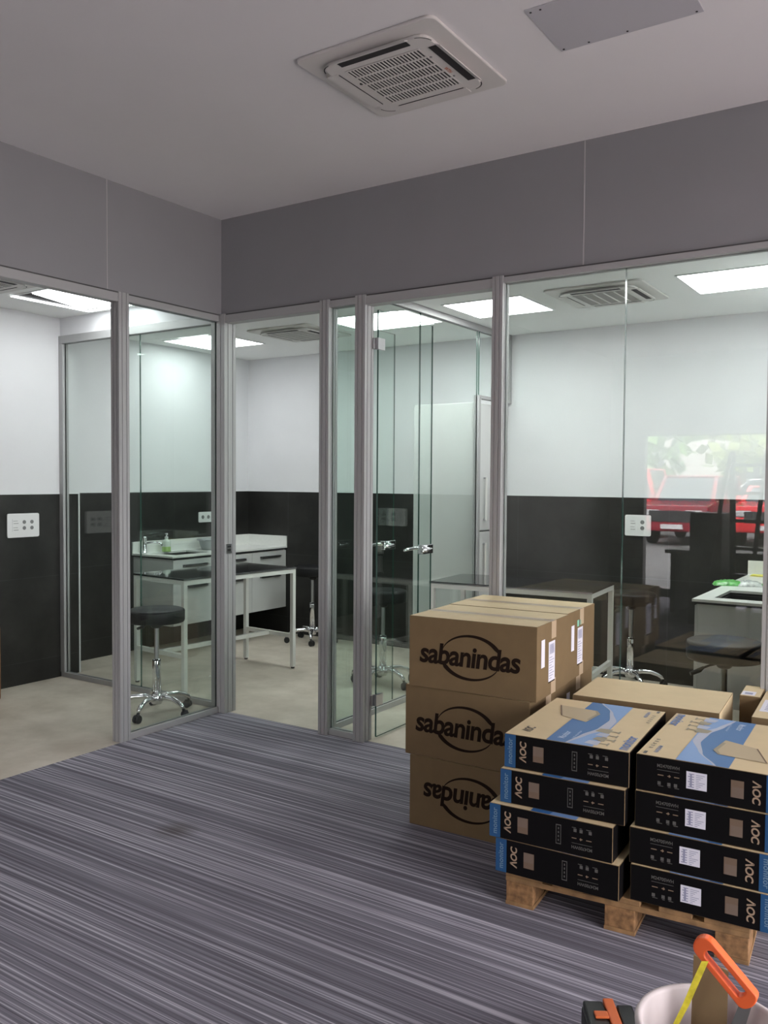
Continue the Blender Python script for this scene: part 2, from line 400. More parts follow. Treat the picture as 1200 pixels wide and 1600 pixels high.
S(MB().box(XL-.1, XL, FY0, 1.2, 0, ZH, 'tile_y'), 'wall_left', 'left wall of the shop floor before the opening', 'wall')
S(MB().box(-.62, FX1, YP, YP+.1, 0, ZH, 'front_wall_paint'), 'wall_back', 'plain unseen wall added right of the glazing to close off light', 'wall')  # out of view, added so no light leaks in beside the glazing
S(MB().box(FX1, FX1+.1, 3.6, YP+.1, 0, ZC+.13, 'front_wall_paint').box(FX1, FX1+.1, FY0, .3, 0, ZC+.13, 'front_wall_paint').box(FX1, FX1+.1, 0.3, 3.6, 0, .2, 'front_wall_paint').box(FX1, FX1+.1, 0.3, 3.6, 2.6, ZC+.13, 'front_wall_paint'), 'wall_right', 'right wall of the shop floor around a wide window', 'wall')
# storefront with opening
WX0, WX1, WZ0, WZ1 = -3.35, -.9, .10, 2.03
S(MB().box(XL-.1, WX0, FY0-.12, FY0, 0, ZC+.13, 'dark_brick').box(WX1, FX1+.1, FY0-.12, FY0, 0, ZC+.13, 'dark_brick')
  .box(WX0, WX1, FY0-.12, FY0, WZ1, ZC+.13, 'dark_brick').box(WX0, WX1, FY0-.12, FY0, 0, WZ0, 'dark_brick'),
  'wall_front', 'street side wall of the shop around the shop window', 'wall')
# bulkhead above the side partition
S(MB().box(XW, XL-.10, 3.955, 4.055, 2.47, ZR, 'white_paint'), 'wall_back', 'white bulkhead above the glass between left and middle room', 'wall')

# ------------------------------------------------------------------ aluminium posts and headers
def post(x0, x1, y0, y1, z1, name, label, z0=0):
    mb = MB(); g = .006; mx, my = (x0+x1)/2, (y0+y1)/2
    def cut(a, b_):    # split with two shallow grooves
        L_ = b_-a
        return [a, a+L_*.3-g/2, a+L_*.3+g/2, a+L_*.72-g/2, a+L_*.72+g/2, b_]
    xs, ys = cut(x0, x1), cut(y0, y1)
    P = []
    d = .004
    P += [(x0, y0), (xs[1], y0), (xs[1], y0+d), (xs[2], y0+d), (xs[2], y0), (xs[3], y0), (xs[3], y0+d), (xs[4], y0+d), (xs[4], y0), (x1, y0)]
    P += [(x1, ys[1]), (x1-d, ys[1]), (x1-d, ys[2]), (x1, ys[2]), (x1, ys[3]), (x1-d, ys[3]), (x1-d, ys[4]), (x1, ys[4]), (x1, y1), (x0, y1)]
    mb.prism(P, z0, z1, 'aluminium')
    return S(mb, name, label, 'post', bevel=0)
post(XL-.06, XL+.006, 3.125, 3.195, ZH-.001, 'trim_2', 'aluminium post at the left opening, beside the stool behind glass')
post(XL-.062, XL+.05, 3.885, 3.985, ZH-.001, 'trim_3', 'aluminium corner post where the two glazed fronts meet')
post(-3.02, -2.955, 3.885, 3.97, ZH-.001, 'trim_4', 'aluminium post left of the narrow glass strip')
post(-2.775, -2.708, 3.885, 3.97, ZH-.001, 'trim_5', 'aluminium post right of the narrow glass strip, hinging a glass door')
post(-1.945, -1.888, 3.885, 3.96, ZH-.001, 'trim_6', 'aluminium post right of the open doorway, behind the cardboard boxes')
post(-.675, -.615, 3.885, 3.96, ZH-.001, 'trim_7', 'aluminium post at the right edge of the glazing')
def rail(x0, x1, y0, y1, z0, z1, name, label, face='y'):
    mb = MB()
    mb.box(x0, x1, y0, y1, z0, z1, 'aluminium')
    # dark shadow gap against the soffit and a step
    return S(mb, name, label, 'frame rail', bevel=.002)
rail(XL-.055, XL+.004, 1.2, 3.125, ZH-.055, ZH-.008, 'trim_8', 'aluminium head rail over the left opening')
rail(XL-.055, XL+.004, 3.195, 3.885, ZH-.045, ZH-.008, 'trim_9', 'aluminium head rail over the left glass pane')
rail(XL+.05, -3.02, 3.89, 3.96, ZH-.055, ZH-.008, 'trim_10', 'aluminium head rail over the middle doorway')
rail(-2.955, -2.775, 3.89, 3.96, ZH-.045, ZH-.008, 'trim_11', 'aluminium head rail over the narrow glass strip')
rail(-2.708, -1.945, 3.89, 3.96, ZH-.055, ZH-.008, 'trim_12', 'aluminium head rail over the right doorway')
rail(-1.888, -.675, 3.89, 3.96, ZH-.035, ZH-.008, 'trim_13', 'aluminium head rail over the large right panes')
S(MB().box(XL-.05, XL-.002, 1.2, 3.88, ZH-.008, ZH, 'aluminium_dark').box(XL-.002, -.62, YP-.012, 3.955, ZH-.008, ZH, 'aluminium_dark'), 'trim_14', 'dark shadow gap between head rails and soffit', 'trim')
# bottom rails
def brail(x0, x1, y0, y1, name, label): return S(MB().box(x0, x1, y0, y1, 0, .035, 'aluminium'), name, label, 'frame rail', bevel=.003)
brail(XL-.045, XL+.0, 3.195, 3.885, 'trim_15', 'aluminium floor rail under the left glass pane')
brail(-2.955, -2.775, 3.90, 3.95, 'trim_16', 'aluminium floor rail under the narrow glass strip')
brail(-1.888, -.675, 3.90, 3.95, 'trim_17', 'aluminium floor rail under the large right panes')
# side partitions
brail(XW, XL-.062, 3.945, 3.985, 'trim_18', 'aluminium floor rail of the glass between left and middle room')
brail(XD2-.02, XD2+.02, 3.97, 5.79, 'trim_19', 'aluminium floor rail of the glass between middle and right room')
S(MB().box(XW, XL-.062, 3.94, 3.99, 2.415, 2.47, 'aluminium'), 'trim_20', 'aluminium head rail of the glass between left and middle room', 'frame rail', bevel=.003)
S(MB().box(XW, XW+.045, 3.94, 3.99, .035, 2.415, 'aluminium'), 'trim_21', 'slim aluminium wall post at the black tiled wall', 'post', bevel=.003)
S(MB().box(XD2-.022, XD2+.022, 3.97, YB, 2.555, ZR, 'aluminium'), 'trim_22', 'aluminium head rail of the glass between middle and right room', 'frame rail', bevel=.003)
S(MB().box(XD2-.022, XD2+.022, YB-.05, YB, 2.06, 2.555, 'aluminium').box(XD2-.022, XD2+.022, 5.80, YB-.05, 2.06, 2.085, 'aluminium').box(XD2-.022, XD2+.022, 5.755, 5.785, 0.035, 2.085, 'aluminium'),
  'trim_23', 'aluminium frame stepping around the tall white fridge', 'frame', bevel=.002)

# ------------------------------------------------------------------ glass
NG = [0]
def pane(x0, x1, y0, y1, z0, z1, label, m='glass'):
    NG[0] += 1
    if (x1-x0) < (y1-y0): fm = {'-x': m, '+x': m}
    else: fm = {'-y': m, '+y': m}
    return S(MB().box(x0, x1, y0, y1, z0, z1, 'glass_edge', fm), 'window_%d' % NG[0], label, 'glass pane')
pane(XL-.027, XL-.017, 3.195, 3.885, .035, ZH-.045, 'fixed glass pane in front of the near stool', 'glass_green')
pane(-2.955, -2.775, 3.920, 3.930, .035, ZH-.045, 'narrow fixed glass strip between the two doorways', 'glass_green')
pane(-1.888, -1.290, 3.920, 3.930, .035, ZH-.035, 'large fixed pane left of the glass joint, behind the boxes')
pane(-1.286, -.675, 3.920, 3.930, .035, ZH-.035, 'large fixed pane right of the glass joint')
pane(XW+.045, -4.60, 3.960, 3.970, .035, 2.415, 'glass pane beside the black tiled wall, left half')
pane(-4.597, XL-.062, 3.960, 3.970, .035, 2.415, 'glass pane behind the near stool, right half')
pane(XD2-.005, XD2+.005, 3.975, 4.94, .035, 2.555, 'glass pane between middle and right room, nearest the doors', 'glass_green')
pane(XD2-.005, XD2+.005, 4.943, 5.755, .035, 2.555, 'glass pane between middle and right room, beside the fridge', 'glass_green')
pane(XD2-.005, XD2+.005, 5.785, YB-.05, 2.085, 2.555, 'small glass pane above the tall fridge', 'glass_green')

def glass_door(name, x, y0, y1, hx, label, hz=(.22, 2.20)):
    t = empty(name, (x, y0, 0), 0, label, 'door', kind='structure')
    W = y1-y0
    MB().box(-.005, .005, 0, W, .012, 2.385, 'glass_edge', {'-x': 'glass_green', '+x': 'glass_green'}).build('glass_panel', t)
    for z in hz:
        mb = MB().box(-.012, .012, -.012, .055, z-.032, z+.032, 'steel').box(hx*.012-.006, hx*.012+.006, -.03, -.005, z-.03, z+.03, 'steel')
        mb.build('hinge', t, bevel=.002)
    # lock case, levers on both sides
    h = MB().box(-.016, .016, W-.125, W+.004, 1.005, 1.062, 'chrome').build('lock_case', t, bevel=.004)
    for s_ in (-1, 1):
        mb = MB(); mb.lathe([(0, 0), (.022, 0), (.022, .010), (.012, .012), (0, .012)], 'chrome', (s_*.016, W-.085, 1.037), 18, ax='x')
        mb.tube([(s_*.016, W-.085, 1.037), (s_*.055, W-.085, 1.037), (s_*.062, W-.095, 1.037), (s_*.062, W-.15, 1.035), (s_*.060, W-.205, 1.030)], [.010, .010, .010, .009, .008], 'chrome', 12)
        mb.build('lever_handle', t)
    return t
glass_door('door_1', -3.05, 3.985, 4.71, 1, 'open glass door of the middle room, left of the two leaves')
glass_door('door_2', -2.69, 3.985, 4.575, -1, 'open glass door of the right room with visible hinges')
S(MB().box(XL+.05, XL+.054, 3.90, 3.945, .99, 1.05, 'steel').box(XL+.054, XL+.0545, 3.908, 3.937, 1.005, 1.02, 'dark_gap').box(XL+.054, XL+.0545, 3.908, 3.937, 1.027, 1.038, 'dark_gap'), 'trim_24', 'steel strike plate on the corner post', 'strike plate')

# ------------------------------------------------------------------ luminaires
def light_panel(x0, x1, y0, y1, label, ajar=False):
    t = empty('ceiling_light', ((x0+x1)/2, (y0+y1)/2, ZR), 0, label, 'ceiling light', 'square light panels in the room ceilings')
    a, b_ = (x1-x0)/2, (y1-y0)/2
    fr = MB(); w_ = .012
    for q in ((-a, a, -b_, -b_+w_), (-a, a, b_-w_, b_), (-a, -a+w_, -b_+w_, b_-w_), (a-w_, a, -b_+w_, b_-w_)):
        fr.box(*q, -.006, -.0005, 'trim_white')
    fr.build('frame', t)
    if not ajar:
        MB().box(-a+w_, a-w_, -b_+w_, b_-w_, -.0045, -.0005, 'panel_light_dim' if x1 < -4.8 else 'panel_light_soft' if x1 < XD2 else 'panel_light').build('diffuser', t)
    else:
        MB().box(-a+w_, a-w_, -b_+w_, b_-w_, -.0015, -.0004, 'dark_gap').build('recess', t)
        mb = MB(); mb.prism([(-a+.21, -b_+.01), (a-.01, -b_+.01), (a-.01, b_-.07), (-a+.055, b_-.085)], -.012, -.004, 'panel_light_dim'); mb.build('diffuser', t)
        r = MB()
        for q in ((-a, a, b_-.035, b_), (-a, -a+.035, -b_, b_-.035)): r.box(*q, -.010, -.0061, 'panel_light_dim')
        r.build('glowing_rim', t)  # rim emits by itself to look lit; only the diffuser is a lamp
    return t
light_panel(-5.02, -4.42, 3.29, 3.88, 'light panel hanging ajar in its opening, left room', True)
light_panel(-5.58, -4.93, 5.04, 5.60, 'light panel above the left sink counter')
light_panel(-3.85, -3.22, 4.96, 5.54, 'light panel seen through the glass door')
light_panel(-2.86, -2.29, 4.97, 5.51, 'light panel above the right black glass table')
light_panel(-1.355, -.78, 4.955, 5.51, 'light panel above the right sink counter, at the photo edge')

# ------------------------------------------------------------------ cassette air conditioners
def cassette(label, loc, a, mw, rz=0., fine=True, room=False, opened=(2, 3)):
    t = empty('air_conditioner', loc, rz, label, 'air conditioner', 'ceiling cassette air conditioners')
    pm = 'ac_panel_room' if room else 'ac_white'; gap = 'dark_gap' if not room else 'dark_gap'
    # outer plate (rounded), hangs 6 mm; inner dish stands proud
    def rrect(h, r, n_=6):
        return [(sx*(h-r)+r*math.cos(q), sy*(h-r)+r*math.sin(q)) for sx, sy, st in ((1, 1, 0), (-1, 1, PI/2), (-1, -1, PI), (1, -1, 1.5*PI)) for q in [st+k*PI/2/n_ for k in range(n_+1)]]
    MB().prism(rrect(a, .035), -.012, 0, pm).build('outer_plate', t, bevel=.006, seg=3)
    hi = a*.76
    MB().prism(rrect(hi, a*.16), -.026, -.0121, pm).build('front_panel', t, bevel=.004)
    ho = a*.80; L_ = a*.50
    for k in range(4):
        op = k in opened; mb = MB(); mb.box(-L_, L_, a*.655, a*(.765 if op else .662), -.0285, -.0262, gap)
        s_ = mb.build('air_outlet', t); s_.rotation_euler.z = k*PI/2
        mb = MB(); vs = [(-L_-.008, a*(.755 if op else .67), -.0275), (L_+.008, a*(.755 if op else .67), -.0275), (L_+.008, a*.83, -.0272 if not op else -.030 if room else -.038), (-L_-.008, a*.83, -.0272 if not op else -.030 if room else -.038)]
        vs += [(x, y, z+.004) for x, y, z in vs]
        mb.add(vs, [(0,1,2,3),(7,6,5,4),(0,4,5,1),(1,5,6,2),(2,6,7,3),(3,7,4,0)], pm)
        f_ = mb.build('louver', t); f_.rotation_euler.z = k*PI/2
        # curved dark corner gap
        mb = MB(); cx = hi-a*.16; A = []; B = []
        for q in range(9):
            an = math.radians(8+q*74/8); A.append((cx+a*.165*math.cos(an), cx+a*.165*math.sin(an))); B.append((cx+a*.18*math.cos(an), cx+a*.18*math.sin(an)))
        n_ = len(A); mb.add([(x, y, -.0275) for x, y in A+B], [[i, i+1, n_+i+1, n_+i] for i in range(n_-1)], gap)
        g_ = mb.build('corner_gap', t); g_.rotation_euler.z = k*PI/2
    # grille: dark field with a grid of white bars
    g = MB(); G = a*.53; nb, ns = 5, 22; zb = -.0268
    g.box(-G, G, -G, G, -.0272, -.0262, 'dark_gap' if not room else 'slot_grey')
    for i in range(nb+1):
        y = -G + 2*G*i/nb; hw = G*.03 if 0 < i < nb else G*.02
        g.box(-G-.004, G+.004, y-hw, y+hw, -.0295, -.0272, pm)
    for i in range(ns+1):
        x = -G + 2*G*i/ns; hw = G/ns*(.38 if not room else .30)
        for k in range(nb):
            y0 = -G+2*G*k/nb+G*.03; y1 = -G+2*G*(k+1)/nb-G*.03
            g.box(x-hw, x+hw, y0, y1, -.0290, -.0272, pm)
    g.build('grille', t)
    if fine:
        mb = MB(); mb.lathe([(0, -.0285), (a*.022, -.0285), (a*.022, -.026)], 'dark_gap', (-a*.50, -a*.05 - a*.0, 0), 14)
        o = mb.build('indicator_light', t); o.location = (-a*.06, -a*.10, 0)
        f = Face((0, 0, -.0262), (0, -1, 0), (1, 0, 0), (0, 0, -1)); mb = MB()
        f.text(mb, 'HTW', -a*.12, a*.575, a*.16, a*.055, 'orange_dark', 0, .2, .02); mb.build('brand_text', t)
        for yy in (.30, -.28):
            MB().lathe([(0, -.0285), (.005, -.0285), (.005, -.026)], 'socket_grey', (a*.56, a*yy, 0), 10).build('screw_cap', t)
    return t
cassette('white cassette air conditioner on the high front ceiling', (-1.828, 2.877, ZC), .303, 0)
cassette('white cassette air conditioner cut off by the left photo edge', (-4.82, 2.905, ZR), .30, 0, rz=PI/2, fine=False, room=True, opened=(1, 2))
cassette('white cassette air conditioner seen through the middle doorway', (-4.335, 5.325, ZR), .30, 0, rz=PI/2, fine=False, room=True, opened=(1, 2))
cassette('white cassette air conditioner behind the large right panes', (-1.83, 5.215, ZR), .30, 0, rz=PI/2, fine=False, room=True, opened=(1, 2))
# ceiling hatch
t = empty('ceiling_hatch', (-1.01, 2.90, ZC), 0, 'flat grey screwed cover plate on the high front ceiling', 'hatch')
MB().box(-.25, .255, -.17, .16, -.004, 0, 'hatch').build('cover_plate', t, bevel=.001)
for x, y in ((-.235, .145), (0, .145), (.235, .145), (-.235, -.15), (0, -.15), (.235, -.15), (-.14, .145), (-.2, -.15)):
    MB().lathe([(0, -.0055), (.004, -.0055), (.004, -.004)], 'dark_gap', (x, y, 0), 10).build('screw', t)

# ------------------------------------------------------------------ sockets
def socket_plate(label, o, U, N, w_, h_, kind):
    t = empty('wall_socket', o, 0, label, 'wall socket', None)
    U, N = Vector(U), Vector(N); V = Vector((0, 0, 1))
    fr = lambda u, v, z: U*u + V*v + N*z
    r = .012; P = [(sx*(w_/2-r)+r*math.cos(q), sy*(h_/2-r)+r*math.sin(q)) for sx, sy, st in ((1, 1, 0), (-1, 1, PI/2), (-1, -1, PI), (1, -1, 1.5*PI)) for q in [st+k*PI/8 for k in range(5)]]
    MB().prism(P, 0, .010, 'socket_white', fr).build('cover_plate', t, bevel=.002)
    def ring(u, v, rr):
        n_ = 20; mb = MB(); mb.prism([(u+rr*math.cos(2*PI*k/n_), v+rr*math.sin(2*PI*k/n_)) for k in range(n_)], .010, .0115, 'socket_white', fr)
        mb.prism([(u+rr*.8*math.cos(2*PI*k/n_), v+rr*.8*math.sin(2*PI*k/n_)) for k in range(n_)], .0115, .0118, 'socket_grey', fr)
        for s_ in (-1, 1): mb.prism([(u+s_*rr*.35+rr*.12*math.cos(2*PI*k/8), v+rr*.12*math.sin(2*PI*k/8)) for k in range(8)], .0118, .0121, 'dark_gap', fr)
        mb.build('socket_outlet', t)
    def module(u, v, a, b_):
        mb = MB(); mb.prism([(u-a, v-b_), (u+a, v-b_), (u+a, v+b_), (u-a, v+b_)], .010, .0125, 'socket_white', fr)
        mb.prism([(u-a*.7, v-b_*.6), (u+a*.7, v-b_*.6), (u+a*.7, v-b_*.4), (u-a*.7, v-b_*.4)], .0125, .0128, 'socket_grey', fr)
        mb.prism([(u-a*.8, v+b_*.3), (u+a*.5, v+b_*.3), (u+a*.5, v+b_*.45), (u-a*.8, v+b_*.45)], .0125, .0128, 'socket_grey', fr)
        mb.build('data_port', t)
    if kind == 4:
        for u in (w_*.02, w_*.26):
            for v in (-h_*.11, h_*.14): ring(u, v, .017)
        for v in (-h_*.13, h_*.15): module(-w_*.24, v, .026, .019)
    if kind == 5:
        for v in (-h_*.12, h_*.16): ring(w_*.18, v, .019); module(-w_*.18, v, .024, .020)
    if kind == 3:
        for u in (-w_*.30, 0, w_*.30): ring(u, 0, .022)
    return t
socket_plate('white plate with four sockets and two data ports on black tiles, left room', (XW+.0005, 3.6425, 1.118), (0, 1, 0), (1, 0, 0), .247, .166, 4)
socket_plate('narrow white triple socket above the left counter', (XM+.0005, 5.757, 1.10), (0, 1, 0), (1, 0, 0), .235, .095, 3)
socket_plate('white socket plate on black tiles behind the glass joint', (-1.953, YB-.0005, 1.13), (1, 0, 0), (0, -1, 0), .19, .153, 5)

# ------------------------------------------------------------------ sink counters
def counter(label, x, y0, y1, tapx, mirror, sinkw):
    """front faces +X (mirror=1) or -X; x = wall side"""
    s_ = mirror; t = empty('sink_counter', (x, 0, 0), 0, label, 'counter', None)
    D = .49; zt = .82
    def bx(mb, a, b_, *r): return mb.box(min(s_*a, s_*b_), max(s_*a, s_*b_), *r)
    sx0, sx1, sy0, sy1 = .10, .40, y0+.12, y0+.52
    mb = MB()
    for a, b_, c, d in ((.002, D, y0, sy0), (.002, D, sy1, y1), (.002, sx0, sy0, sy1), (sx1, D, sy0, sy1)):
        bx(mb, a, b_, c, d, zt-.014, zt, 'worktop', ); 
    mb.build('worktop', t)
    mb = MB()
    for a, b_, c, d in ((.002, D-.003, y0+.003, sy0), (.002, D-.003, sy1, y1), (.002, sx0, sy0, sy1), (sx1, D-.003, sy0, sy1)):
        bx(mb, a, b_, c, d, zt-.026, zt-.0141, 'worktop_edge')
    mb.build('underlay', t)
    mb = MB(); bx(mb, .002, .016, y0+.0, y1-.001, zt, zt+.097, 'worktop'); bx(mb, .0161, D+.0, y1-.016, y1-.001, zt, zt+.097, 'worktop'); mb.build('backsplash', t)
    mb = MB()   # sink bowl
    for a, b_, c, d, e_, f_ in ((sx0, sx1, sy0, sy1, .64, .645), (sx0, sx0+.004, sy0, sy1, .645, zt-.027), (sx1-.004, sx1, sy0, sy1, .645, zt-.027), (sx0+.004, sx1-.004, sy0, sy0+.004, .645, zt-.027), (sx0+.004, sx1-.004, sy1-.004, sy1, .645, zt-.027)):
        bx(mb, a, b_, c, d, e_, f_, 'basin_steel')
    mb.build('sink_bowl', t)
    mb = MB(); zb = .245; Dc = D-.03
    bx(mb, .002, Dc, y0+.018, y0+.036, zb, zt-.027, 'white_lacquer'); bx(mb, .002, Dc, y1-.02, y1-.002, zb, zt-.027, 'white_lacquer')
    bx(mb, .002, Dc, y0+.036, y1-.02, zb, zb+.018, 'white_lacquer'); bx(mb, .002, .014, y0+.036, y1-.02, zb+.018, zt-.027, 'white_lacquer')
    mb.build('carcass', t)
    W = (y1-y0-.02)/3
    for c in range(3):
        for (z0, z1) in ((.615, .785), (zb+.002, .609)):
            mb = MB(); bx(mb, Dc+.001, Dc+.019, y0+.019+W*c, y0+.015+W*(c+1), z0, z1, 'white_lacquer')
            dr = mb.build('drawer_front', t, bevel=.0015)
            mb = MB(); yc0 = y0+.02+W*c+W*.22; yc1 = yc0+W*.56; zz = z1-.045
            bx(mb, Dc+.019, Dc+.045, yc0, yc1, zz, zz+.004, 'black_plastic'); bx(mb, Dc+.041, Dc+.045, yc0, yc1, zz-.016, zz, 'steel'); bx(mb, Dc+.0185, Dc+.024, yc0, yc1, zz-.016, zz, 'steel')
            mb.build('handle', dr)
    # tap
    tp = MB(); ty = sy0-.035 if mirror > 0 else sy0+.2; tx = s_*.06
    tp.lathe([(0, zt), (.024, zt), (.024, zt+.006), (.019, zt+.01), (.019, zt+.125), (.021, zt+.128), (.021, zt+.14), (0, zt+.142)], 'chrome', (tx, ty, 0), 20)
    d = Vector((s_*.75, .66, 0)).normalized()
    o_ = Vector((tx, ty, zt+.085)); tp.tube([o_, o_+d*.08+Vector((0, 0, .006)), o_+d*.13+Vector((0, 0, .002)), o_+d*.15+Vector((0, 0, -.018))], .009, 'chrome', 12)
    o_ = Vector((tx, ty, zt+.137)); tp.bar(o_, o_+d*.13, .018, .008, 'chrome')
    tp.build('tap', t)
    return t
counter('white wall hung sink counter of the middle room, by the black glass table', XM, 4.875, YB, 0, 1, 0)
counter('white sink counter at the right photo edge, behind a stool', -.70, 4.81, YB, 0, -1, 0)
S(MB().box(-.6995, XR, YP+.12, YB-.002, 0, TT, 'tile_y', {'-x': 'tile_y'}).box(-.6995, XR, YP+.12, YB-.002, TT+.0, ZR-.002, 'white_paint'), 'wall_right', 'white wall with tiles behind the right sink counter', 'wall')

# soap bottle, basin, packages
t = empty('soap_dispenser', (-5.672, 5.17, .82), 0, 'clear pump bottle with yellow green soap on the left counter', 'soap dispenser')
MB().lathe([(0, 0), (.033, 0), (.036, .006), (.036, .088), (.030, .102), (.014, .110), (.013, .118), (0, .118)], 'soap_bottle', n=24).build('bottle', t)
MB().lathe([(.0365, .004), (.0368, .008), (.0368, .045), (.0365, .046)], 'soap_green', n=24).build('soap', t)
p_ = MB().lathe([(0, .118), (.016, .118), (.016, .130), (.007, .133), (.005, .15), (.012, .152), (.012, .160), (0, .162)], 'trim_white', n=18)
p_.tube([(0, 0, .157), (.028, -.018, .156), (.034, -.022, .150)], [.006, .005, .004], 'trim_white', 8); p_.build('pump', t)
t = empty('wash_basin', (-5.565, 5.63, .82), PI/2+.1, 'grey plastic basin on the left counter', 'basin')
MB().lathe([(0, .0), (.115, 0), (.125, .006), (.150, .080), (.152, .088), (.172, .090), (.172, .096), (.145, .094), (.118, .012), (0, .010)], 'grey_basin', n=40, sy=.78).build('bowl', t)
hb = MB()
for s_ in (-1, 1): hb.box(s_*.168-.012, s_*.168+.012, -.04, .04, .084, .089, 'grey_basin')
hb.build('rim_grip', t)
t = empty('wet_wipes_pack', (-1.10, 5.60, .8205), .35, 'crumpled green and clear plastic pack on the right counter', 'package')
def lump(w_, d_, h_, m, seed):
    rd = random.Random(seed); mb = MB(); nx, ny = 14, 8; vs = []
    for j in range(ny+1):
        for i in range(nx+1):
            u, v = i/nx*2-1, j/ny*2-1; z = h_*max(0, (1-u*u)*(1-v*v))**.35 * (.75+.35*rd.random())
            vs.append((u*w_*(1+.05*rd.random()), v*d_*(1+.08*rd.random()), max(z, .001)))
    fs = [[j*(nx+1)+i, j*(nx+1)+i+1, (j+1)*(nx+1)+i+1, (j+1)*(nx+1)+i] for j in range(ny) for i in range(nx)]
    base = [(x, y, 0) for x, y, z in vs]
    mb.add(vs, fs, m, True); mb.add(base, [f[::-1] for f in fs], m)
    return mb
lump(.085, .05, .035, 'green_pack', 1).build('pack', t).location = (-.07, 0, 0)
lump(.07, .045, .035, 'clear_pack', 2).build('pack', t).location = (.05, -.01, 0)
lump(.05, .03, .015, 'green_pack', 3).build('pack', t).location = (.14, .0, 0)
mb = MB()
for k in range(3): mb.box(-.16+.004*k, .17-.006*k, -.035, .035-.003*k, .0035*k, .0035*k+.003, 'yellow_cloth')
tag(mb.build('cleaning_cloth', loc=(-1.0, 6.235, .8205), bevel=.001), 'folded yellow cloth at the end of the right counter', 'cloth')

# ------------------------------------------------------------------ black glass tables
def table(label, o, U, W, D):
    """o = near-left corner at floor, U = direction of the long side, D to its left"""
    a = math.atan2(U[1], U[0]); t = empty('lab_table', (o[0], o[1], 0), a, label, 'table', 'black glass tables with white frames')
    lw = .030; zt = .765
    def L_(x, y): MB().box(x-lw/2, x+lw/2, y-lw/2, y+lw/2, .012, zt-.03, 'white_metal').lathe([(0, 0), (.014, 0), (.014, .012), (0, .012)], 'black_plastic', (x, y, 0), 12).build('leg', t)
    i_ = .018
    for x in (i_, W-i_):
        for y in (i_, D-i_): L_(x, y)
    MB().box(i_-lw/2, W-i_+lw/2, i_-lw/2, i_+lw/2, zt-.03, zt, 'white_metal').box(i_-lw/2, W-i_+lw/2, D-i_-lw/2, D-i_+lw/2, zt-.03, zt, 'white_metal')\
        .box(i_-lw/2, i_+lw/2, i_+lw/2, D-i_-lw/2, zt-.03, zt, 'white_metal').box(W-i_-lw/2, W-i_+lw/2, i_+lw/2, D-i_-lw/2, zt-.03, zt, 'white_metal').build('frame', t)
    MB().box(i_-.012, i_+.012, i_+lw/2, D-i_-lw/2, .235, .265, 'white_metal').box(W-i_-.012, W-i_+.012, i_+lw/2, D-i_-lw/2, .235, .265, 'white_metal')\
        .box(i_+.012, W-i_-.012, D/2-.014, D/2+.014, .235, .265, 'white_metal').build('stretcher', t)
    MB().box(0, W, 0, D, zt+.0005, zt+.014, 'black_glass').build('tabletop', t, bevel=.003)
    MB().box(-.001, W+.001, -.0015, -.0002, zt+.003, zt+.008, 'steel').build('edge_strip', t)
    return t
table('black glass table by the left sink counter', (-4.31, 4.08), (.09, 1.06), 1.075, .56)
table('black glass table behind the cardboard boxes', (-2.93, 4.965), (1.09, .10), 1.095, .56)

# ------------------------------------------------------------------ stools
def make_stool():
    t = empty('swivel_stool', (0, 0, 0), 0)
    z = .65
    MB().lathe([(0, z), (.155, z), (.168, z-.006), (.171, z-.018), (.171, z-.070), (.165, z-.080), (.10, z-.088), (0, z-.088)], 'vinyl', n=48).build('seat', t)
    m_ = MB().lathe([(.172, z-.012), (.1725, z-.0135), (.172, z-.015)], 'black_plastic', n=48); m_.build('seat_piping', t)
    MB().lathe([(0, z-.088), (.034, z-.088), (.034, z-.112), (.026, z-.118), (0, z-.118)], 'black_plastic', n=20).build('seat_mount', t)
    lv = MB(); lv.tube([(-.03, 0, z-.098), (-.08, 0, z-.108), (-.11, 0, z-.118)], .005, 'black_plastic', 8)
    lv.tube([(-.10, 0, z-.113), (-.12, 0, z-.125), (-.165, 0, z-.14)], [.006, .011, .009], 'black_plastic', 8); lv.build('height_lever', t)
    MB().lathe([(.0145, .30), (.0145, z-.118)], 'steel', n=18).build('gas_lift', t)
    MB().lathe([(0, .10), (.026, .10), (.026, .325), (.022, .338), (.0145, .340)], 'chrome', n=24).lathe([(.0265, .328), (.0265, .336)], 'black_plastic', n=24).build('column', t)
    MB().lathe([(0, .062), (.030, .062), (.036, .075), (.036, .115), (.028, .125), (0, .126)], 'chrome', n=24).build('hub', t)
    for k in range(5):
        a = 2*PI*k/5
        P = [Vector((r*math.cos(a), r*math.sin(a), zz)) for r, zz in ((.025, .098), (.08, .108), (.14, .106), (.19, .090), (.215, .074), (.222, .058))]
        ar = MB().tube(P, [.018, .017, .0155, .0145, .014, .011], 'chrome', 12).build('base_arm', t)
        cx, cy = .222*math.cos(a), .222*math.sin(a); b_ = a+.9+k*1.3
        ox, oy = cx+.012*math.cos(b_), cy+.012*math.sin(b_); c_ = MB()
        nx, ny = -math.sin(b_), math.cos(b_)
        for s_ in (-1, 1):
            ctr = Vector((ox+nx*s_*.012, oy+ny*s_*.012, .024)); w_ = Vector((nx, ny, 0))*.007
            c_.tube([ctr-w_, ctr-w_*.8, ctr+w_*.8, ctr+w_], [.019, .024, .024, .019], 'black_plastic', 20)
        c_.tube([(ox, oy, .03), (cx, cy, .062)], .009, 'black_plastic', 8)
        c_.box(ox-.012, ox+.012, oy-.012, oy+.012, .036, .050, 'black_plastic')
        c_.build('caster', ar)
    return t
st = make_stool()
